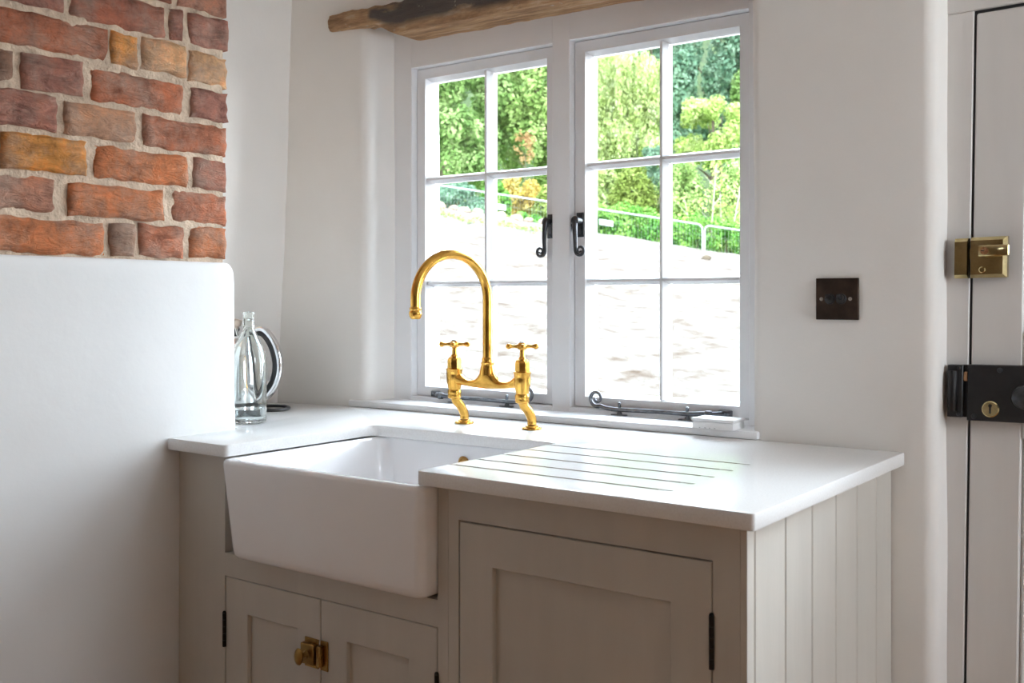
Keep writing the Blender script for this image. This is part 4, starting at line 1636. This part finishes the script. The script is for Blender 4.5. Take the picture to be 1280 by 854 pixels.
# left casement view
tree('broadleaf_tree', L_(553, 40), 40, Z_(150, 40), 3.0, 4.0, 'leaf_mid', 'leafy mid green tree behind the outer panes of the left casement', n=26000, leaf=0.19, clumps=75, cl=0.17)
tree('broadleaf_tree', L_(672, 42), 42, Z_(130, 42), 2.6, 4.4, 'leaf_fresh', 'taller light green tree behind the inner panes of the left casement', n=24000, leaf=0.19, clumps=75, cl=0.17)
tree('broadleaf_tree', L_(606, 52), 52, Z_(70, 52), 4.6, 6.5, 'leaf_mid', 'tall green tree standing between and behind the two left casement trees', n=24000, leaf=0.24, clumps=75, cl=0.17)
tree('autumn_shrub', L_(652, 36.4), 36.4, Z_(248, 36.4), 0.95, 0.9, 'leaf_autumn', 'yellow autumn shrub behind the fence in the left casement', 'shrub', n=3600, leaf=0.12, clumps=24, trunk=0.05)
tree('russet_sapling', L_(655, 37.6), 37.6, Z_(182, 37.6), 0.42, 0.7, 'leaf_russet', 'sparse russet sapling in front of the light green tree', 'tree', n=260, leaf=0.12, clumps=18, trunk=0.03)
tree('fence_bush', L_(571, 33.6), 33.6, Z_(262, 33.6), 1.35, 0.95, 'leaf_dark', 'dark blue green bush behind the left fence panel', 'bush', n=9000, leaf=0.11, clumps=40, trunk=0.05)
tree('fence_bush', L_(618, 34.4), 34.4, Z_(262, 34.4), 0.6, 0.9, 'leaf_hedge', 'bright green bush left of the yellow shrub', 'bush', n=4600, leaf=0.11, clumps=30, trunk=0.05)
tree('fence_bush', L_(692, 35), 35, Z_(262, 35), 0.7, 0.95, 'leaf_olive', 'olive green bush right of the yellow shrub', 'bush', n=4200, leaf=0.11, clumps=30, trunk=0.05)
tree('fence_bush', L_(655, 33.2), 33.2, Z_(283, 33.2), 0.7, 0.5, 'leaf_hedge', 'low bright green bush in front of the yellow shrub', 'bush', n=3600, leaf=0.10, clumps=24, trunk=0.04)

# right casement view
tree('dark_tree', L_(818, 58), 58, Z_(120, 58), 2.6, 7.5, 'leaf_dark', 'tall dark blue green tree just right of the willow', n=22000, leaf=0.26, clumps=75, cl=0.17)
tree('dark_tree', L_(900, 66), 66, Z_(75, 66), 4.0, 7.5, 'leaf_dark', 'broad dark blue green tree filling the top right panes', n=24000, leaf=0.28, clumps=75, cl=0.17)
tree('dark_tree', L_(975, 58), 58, Z_(110, 58), 3.0, 7.0, 'leaf_mid', 'mid green tree at the right edge of the right casement', n=16000, leaf=0.26, clumps=70, cl=0.17)
tree('broadleaf_tree', L_(755, 66), 66, Z_(60, 66), 3.8, 7.0, 'leaf_mid', 'tall green tree rising behind the willow', n=20000, leaf=0.28, clumps=70, cl=0.17)
tree('lime_tree', L_(890, 43), 43, Z_(165, 43), 1.85, 1.6, 'leaf_yellow', 'bright yellow green young tree below the dark trees', n=6500, leaf=0.17, clumps=60, cl=0.22)
tree('garden_shrub', L_(792, 38), 38, Z_(258, 38), 0.95, 1.5, 'leaf_olive', 'dense olive green shrub below the willow', 'shrub', n=7500, leaf=0.12, clumps=44, trunk=0.06)
tree('garden_shrub', L_(748, 39), 39, Z_(250, 39), 0.75, 1.6, 'leaf_willow', 'pale green shrub left of the olive shrub', 'shrub', n=6500, leaf=0.13, clumps=40, trunk=0.05)
tree('garden_shrub', L_(852, 38.5), 38.5, Z_(258, 38.5), 0.95, 1.7, 'leaf_fresh', 'wide fresh green shrub right of the olive shrub', 'shrub', n=8500, leaf=0.13, clumps=44, trunk=0.06)
tree('garden_shrub', L_(922, 38), 38, Z_(262, 38), 1.05, 2.0, 'leaf_fresh', 'light green shrub behind the birch saplings', 'shrub', n=8500, leaf=0.13, clumps=44, trunk=0.06)
tree('garden_shrub', L_(822, 41), 41, Z_(212, 41), 0.8, 1.0, 'leaf_dark', 'small blue green shrub at the foot of the willow', 'shrub', n=4200, leaf=0.13, clumps=30, trunk=0.05)

# weeping willow
g = ground_h(L_(778, 45), 45)
q = gpt(L_(778, 45), 45, g)
wil = thing('weeping_willow', tuple(q), 'pale weeping willow with hanging fronds in the right casement', 'tree')
cl_, Vs = [], []
domes = [(776, 45, 62, 2.0, 3.2), (762, 44, 120, 1.3, 2.2), (806, 44.5, 108, 1.1, 2.4), (752, 43.2, 150, 1.3, 2.0), (790, 43, 158, 1.4, 1.8), (815, 43.4, 176, 0.9, 1.3)]
for (dpx, dd_, dpy, drr, dln) in domes:
    wc = gpt(L_(dpx, dd_), dd_)
    for k in range(int(70 * drr)):
        a = rng.uniform(0, 2 * math.pi)
        r = drr * math.sqrt(rng.uniform(0, 1))
        x, y = wc.x + r * math.cos(a), wc.y + r * math.sin(a)
        ztop = Z_(dpy, dd_) - 0.55 * r * r / drr + rng.uniform(-0.35, 0.15)
        ln = dln * rng.uniform(0.6, 1.0)
        for i in range(int(ln / 0.25)):
            cl_.append((x + 0.05 * math.sin(i), y, ztop - i * 0.25))
Vs = leaf_cloud(cl_, (0.13, 0.13, 0.22), 40000, 0.17, 0.85)
leaf_obj('fronds', Vs, M['leaf_willow'], wil)
bm = bmesh.new()
tube(bm, [(q.x, q.y, g - 0.2), (q.x + 0.2, q.y, g + 3.0), (q.x, q.y, Z_(80, 45))], [0.35, 0.26, 0.1], 8)
finish('trunk', bm, M['bark'], wil)

# hedge behind the right fence panels
hd_lat = [(2.0, 3.75), (3.75, 5.5), (5.5, 7.3), (7.3, 9.2)]
for i, (a, b) in enumerate(hd_lat):
    c = (a + b) / 2
    g = ground_h(c, 32)
    q = gpt(c, 32.2, g)
    words = ['bright green hedge plant behind the sign end of the fence', 'dense green hedge plant, second from the sign end', 'green hedge plant behind the fence joint', 'green hedge plant at the right end beneath the saplings']
    t = thing('hedge_plant', tuple(q), words[i], 'hedge', 'low hedge along the fence')
    cc = []
    for k in range(90):
        la = rng.uniform(a, b)
        p = gpt(la, 32.2 + rng.uniform(-0.5, 0.5), 0)
        cc.append((p.x, p.y, ground_h(la, 32) + rng.uniform(0.1, 1.42)))
    leaf_obj('foliage', leaf_cloud(cc, (0.25, 0.25, 0.25), 7000, 0.095), M['leaf_hedge'], t)
    bm = bmesh.new()
    for k in range(4):
        p = gpt(a + (b - a) * (k + 0.5) / 4, 32.2, 0)
        tube(bm, [(p.x, p.y, g - 0.2), (p.x + 0.05, p.y, g + 0.6), (p.x, p.y + 0.05, g + 1.2)], [0.03, 0.022, 0.008], 6)
    finish('stem', bm, M['bark'], t)

# birch saplings
for i, (px, py0, dpt, ln) in enumerate(((888, 205, 33.4, 0.12), (903, 240, 33.8, -0.05), (912, 222, 33.0, 0.25), (921, 250, 33.6, 0.1), (868, 250, 34.2, -0.2))):
    la = L_(px, dpt)
    g = ground_h(la, dpt)
    q = gpt(la, dpt, g)
    words = ['tall pale birch sapling, first from the left of the tallest pair', 'pale birch sapling between the two taller ones', 'tall pale birch sapling leaning right', 'pale birch sapling at the right edge of the casement', 'short pale birch sapling leaning left behind the fence joint'][i]
    t = thing('birch_sapling', tuple(q), words, 'tree', 'birch saplings by the fence')
    bm = bmesh.new()
    top = Z_(py0, dpt)
    tp = gpt(la + ln * 1.6, dpt, top)
    md = gpt(la + ln * 0.5, dpt, (g + top) / 2)
    tube(bm, [(q.x, q.y, g - 0.1), tuple(md), tuple(tp)], [0.028, 0.021, 0.010], 8)
    for k in range(3):
        f = 0.45 + 0.17 * k
        s0 = Vector(md).lerp(tp, (f - 0.5) * 2) if f > 0.5 else Vector(q).lerp(md, f * 2)
        s1 = s0 + RT * (0.35 * (1 if k % 2 else -1)) + Vector((0, 0, 0.4))
        tube(bm, [tuple(s0), tuple(s1)], [0.012, 0.004], 6)
    finish('stem', bm, M['birch'], t)
    lc = [tuple(Vector(md).lerp(tp, u) + RT * rng.uniform(-0.3, 0.3)) for u in np.linspace(0.1, 1.05, 10)]
    leaf_obj('leaves', leaf_cloud(lc, (0.3, 0.3, 0.3), 160, 0.12), M['leaf_yellow'], t)

# temporary fence panels along the top of the bank
spans = [(-7.62, -4.20), (-4.14, -0.72), (-0.64, 2.36), (2.42, 5.68), (5.75, 9.17)]
for i in range(5):
    a, b = spans[i]
    da = 30.9
    za, zb_ = 2.73 - 0.15 * a, 2.73 - 0.15 * b
    pa, pb = gpt(a, da, za), gpt(b, da, zb_)
    words = ['galvanised fence panel mostly hidden left of the window', 'galvanised fence panel seen through the left casement outer panes', 'galvanised fence panel with a white sign plate near the middle post', 'galvanised fence panel across the right casement with a white plate at its left end', 'galvanised fence panel in front of the birch saplings'][i]
    t = thing('temporary_fence', tuple(pa), words, 'fence', 'temporary fence panels along the bank')
    H = 1.62
    up = Vector((0, 0, 1))
    al = (pb - pa)
    n_ = al.normalized()
    cr_ = 0.16
    path = [pa + n_ * 0.0, pa + up * (H - cr_)]
    for k in range(1, 6):
        ang = math.radians(180 - 90 * k / 5)
        path.append(pa + n_ * (cr_ + cr_ * math.cos(ang)) + up * (H - cr_ + cr_ * math.sin(ang)))
    for k in range(0, 6):
        ang = math.radians(90 - 90 * k / 5)
        path.append(pb - n_ * (cr_ - cr_ * math.cos(ang)) + up * (H - cr_ + cr_ * math.sin(ang)))
    path.append(pb)
    bm = bmesh.new()
    tube(bm, [tuple(p) for p in path], 0.027, 8)
    tube(bm, [tuple(pa + up * 0.12), tuple(pb + up * 0.12)], 0.022, 8)
    finish('tube_frame', bm, M['galv'], t)
    bm = bmesh.new()
    for k in range(1, 34):
        p = pa + al * (k / 34)
        tube(bm, [tuple(p + up * 0.13), tuple(p + up * (H - 0.02))], 0.0016, 4, False)
    for zz in (0.5, 0.9, 1.3):
        tube(bm, [tuple(pa + up * zz), tuple(pb + up * zz)], 0.0016, 4, False)
    o = finish('wire_mesh', bm, M['galv'], t)
    o['kind'] = 'stuff'
    for e in (pa, pb):
        bm = bmesh.new()
        box(bm, e.x - 0.12, e.x + 0.12, e.y - 0.3, e.y + 0.3, e.z - 0.12, e.z + 0.03, 0.02, 1)
        finish('foot', bm, M['concrete'], t)
    if i in (2, 3):
        bm = bmesh.new()
        off = 0.18 if i == 3 else 0.05
        c0 = pa + n_ * off + up * (H - 0.46)
        c1 = c0 + n_ * 0.42
        yo = -FW * 0.04
        loft(bm, [[tuple(c0 + yo), tuple(c1 + yo), tuple(c1 + yo + up * 0.17), tuple(c0 + yo + up * 0.17)], [tuple(c0 + yo * 1.4), tuple(c1 + yo * 1.4), tuple(c1 + yo * 1.4 + up * 0.17), tuple(c0 + yo * 1.4 + up * 0.17)]], True, True, True)
        finish('sign_plate', bm, M['sign'], t, smooth=False)

# stones along the crest
names_ = ['leftmost', 'second from the left', 'third from the left', 'fourth from the left', 'fifth from the left', 'sixth from the left', 'seventh from the left', 'rightmost']
for i, px in enumerate((553, 568, 582, 597, 626, 643, 661, 678)):
    la = L_(px, 29.6) + random.uniform(-0.05, 0.05)
    dp = 29.6 + random.uniform(-0.25, 0.25)
    q = gpt(la, dp, ground_h(la, dp) + 0.03)
    bm = bmesh.new()
    bmesh.ops.create_icosphere(bm, subdivisions=2, radius=1.0)
    sx, sy, sz = random.uniform(0.14, 0.22), random.uniform(0.12, 0.18), random.uniform(0.09, 0.15)
    for v in bm.verts:
        k = 1 + 0.35 * noise.noise(v.co * 1.3 + Vector((i * 3.1, 0, 0)))
        v.co = Vector((v.co.x * sx * k, v.co.y * sy * k, v.co.z * sz * k)) + q
    tag(finish('stone', bm, M['stone'], angle=35), 'pale rubble stone on the soil bank, %s in the left casement' % names_[i], 'stone', 'rubble stones along the bank')
dp = 22.0
la = L_(883, dp)
q = gpt(la, dp, ground_h(la, dp) + 0.02)
bm = bmesh.new()
bmesh.ops.create_icosphere(bm, subdivisions=2, radius=1.0)
for v in bm.verts:
    k = 1 + 0.4 * noise.noise(v.co * 1.2 + Vector((4.1, 0, 0)))
    v.co = Vector((v.co.x * 0.10 * k, v.co.y * 0.08 * k, v.co.z * 0.07 * k)) + q
tag(finish('rock', bm, M['bark'], angle=35), 'small dark lump lying alone on the soil bank in the right casement', 'rock')
# weeds sprouting on the bank
V = []
for (px, py, dpt, w, n) in ((560, 285, 26, 0.9, 240), (600, 292, 25, 0.7, 200), (632, 296, 25, 0.35, 260), (668, 302, 25, 0.9, 240), (548, 282, 27, 0.3, 120), (690, 306, 24, 0.5, 100)):
    la0 = L_(px, dpt)
    for k in range(n // 6):
        la = la0 + rng.normal() * w * 0.5
        dp = dpt + rng.normal() * 0.5
        q = gpt(la, dp, ground_h(la, dp))
        V.append((q.x, q.y, q.z + 0.05))
Vw = leaf_cloud(V, (0.12, 0.12, 0.06), 700, 0.08)
ow = leaf_obj('weeds', Vw, M['leaf_fresh'], None)
tag(ow, 'sparse green weeds sprouting on the soil bank', 'weeds', kind='stuff')
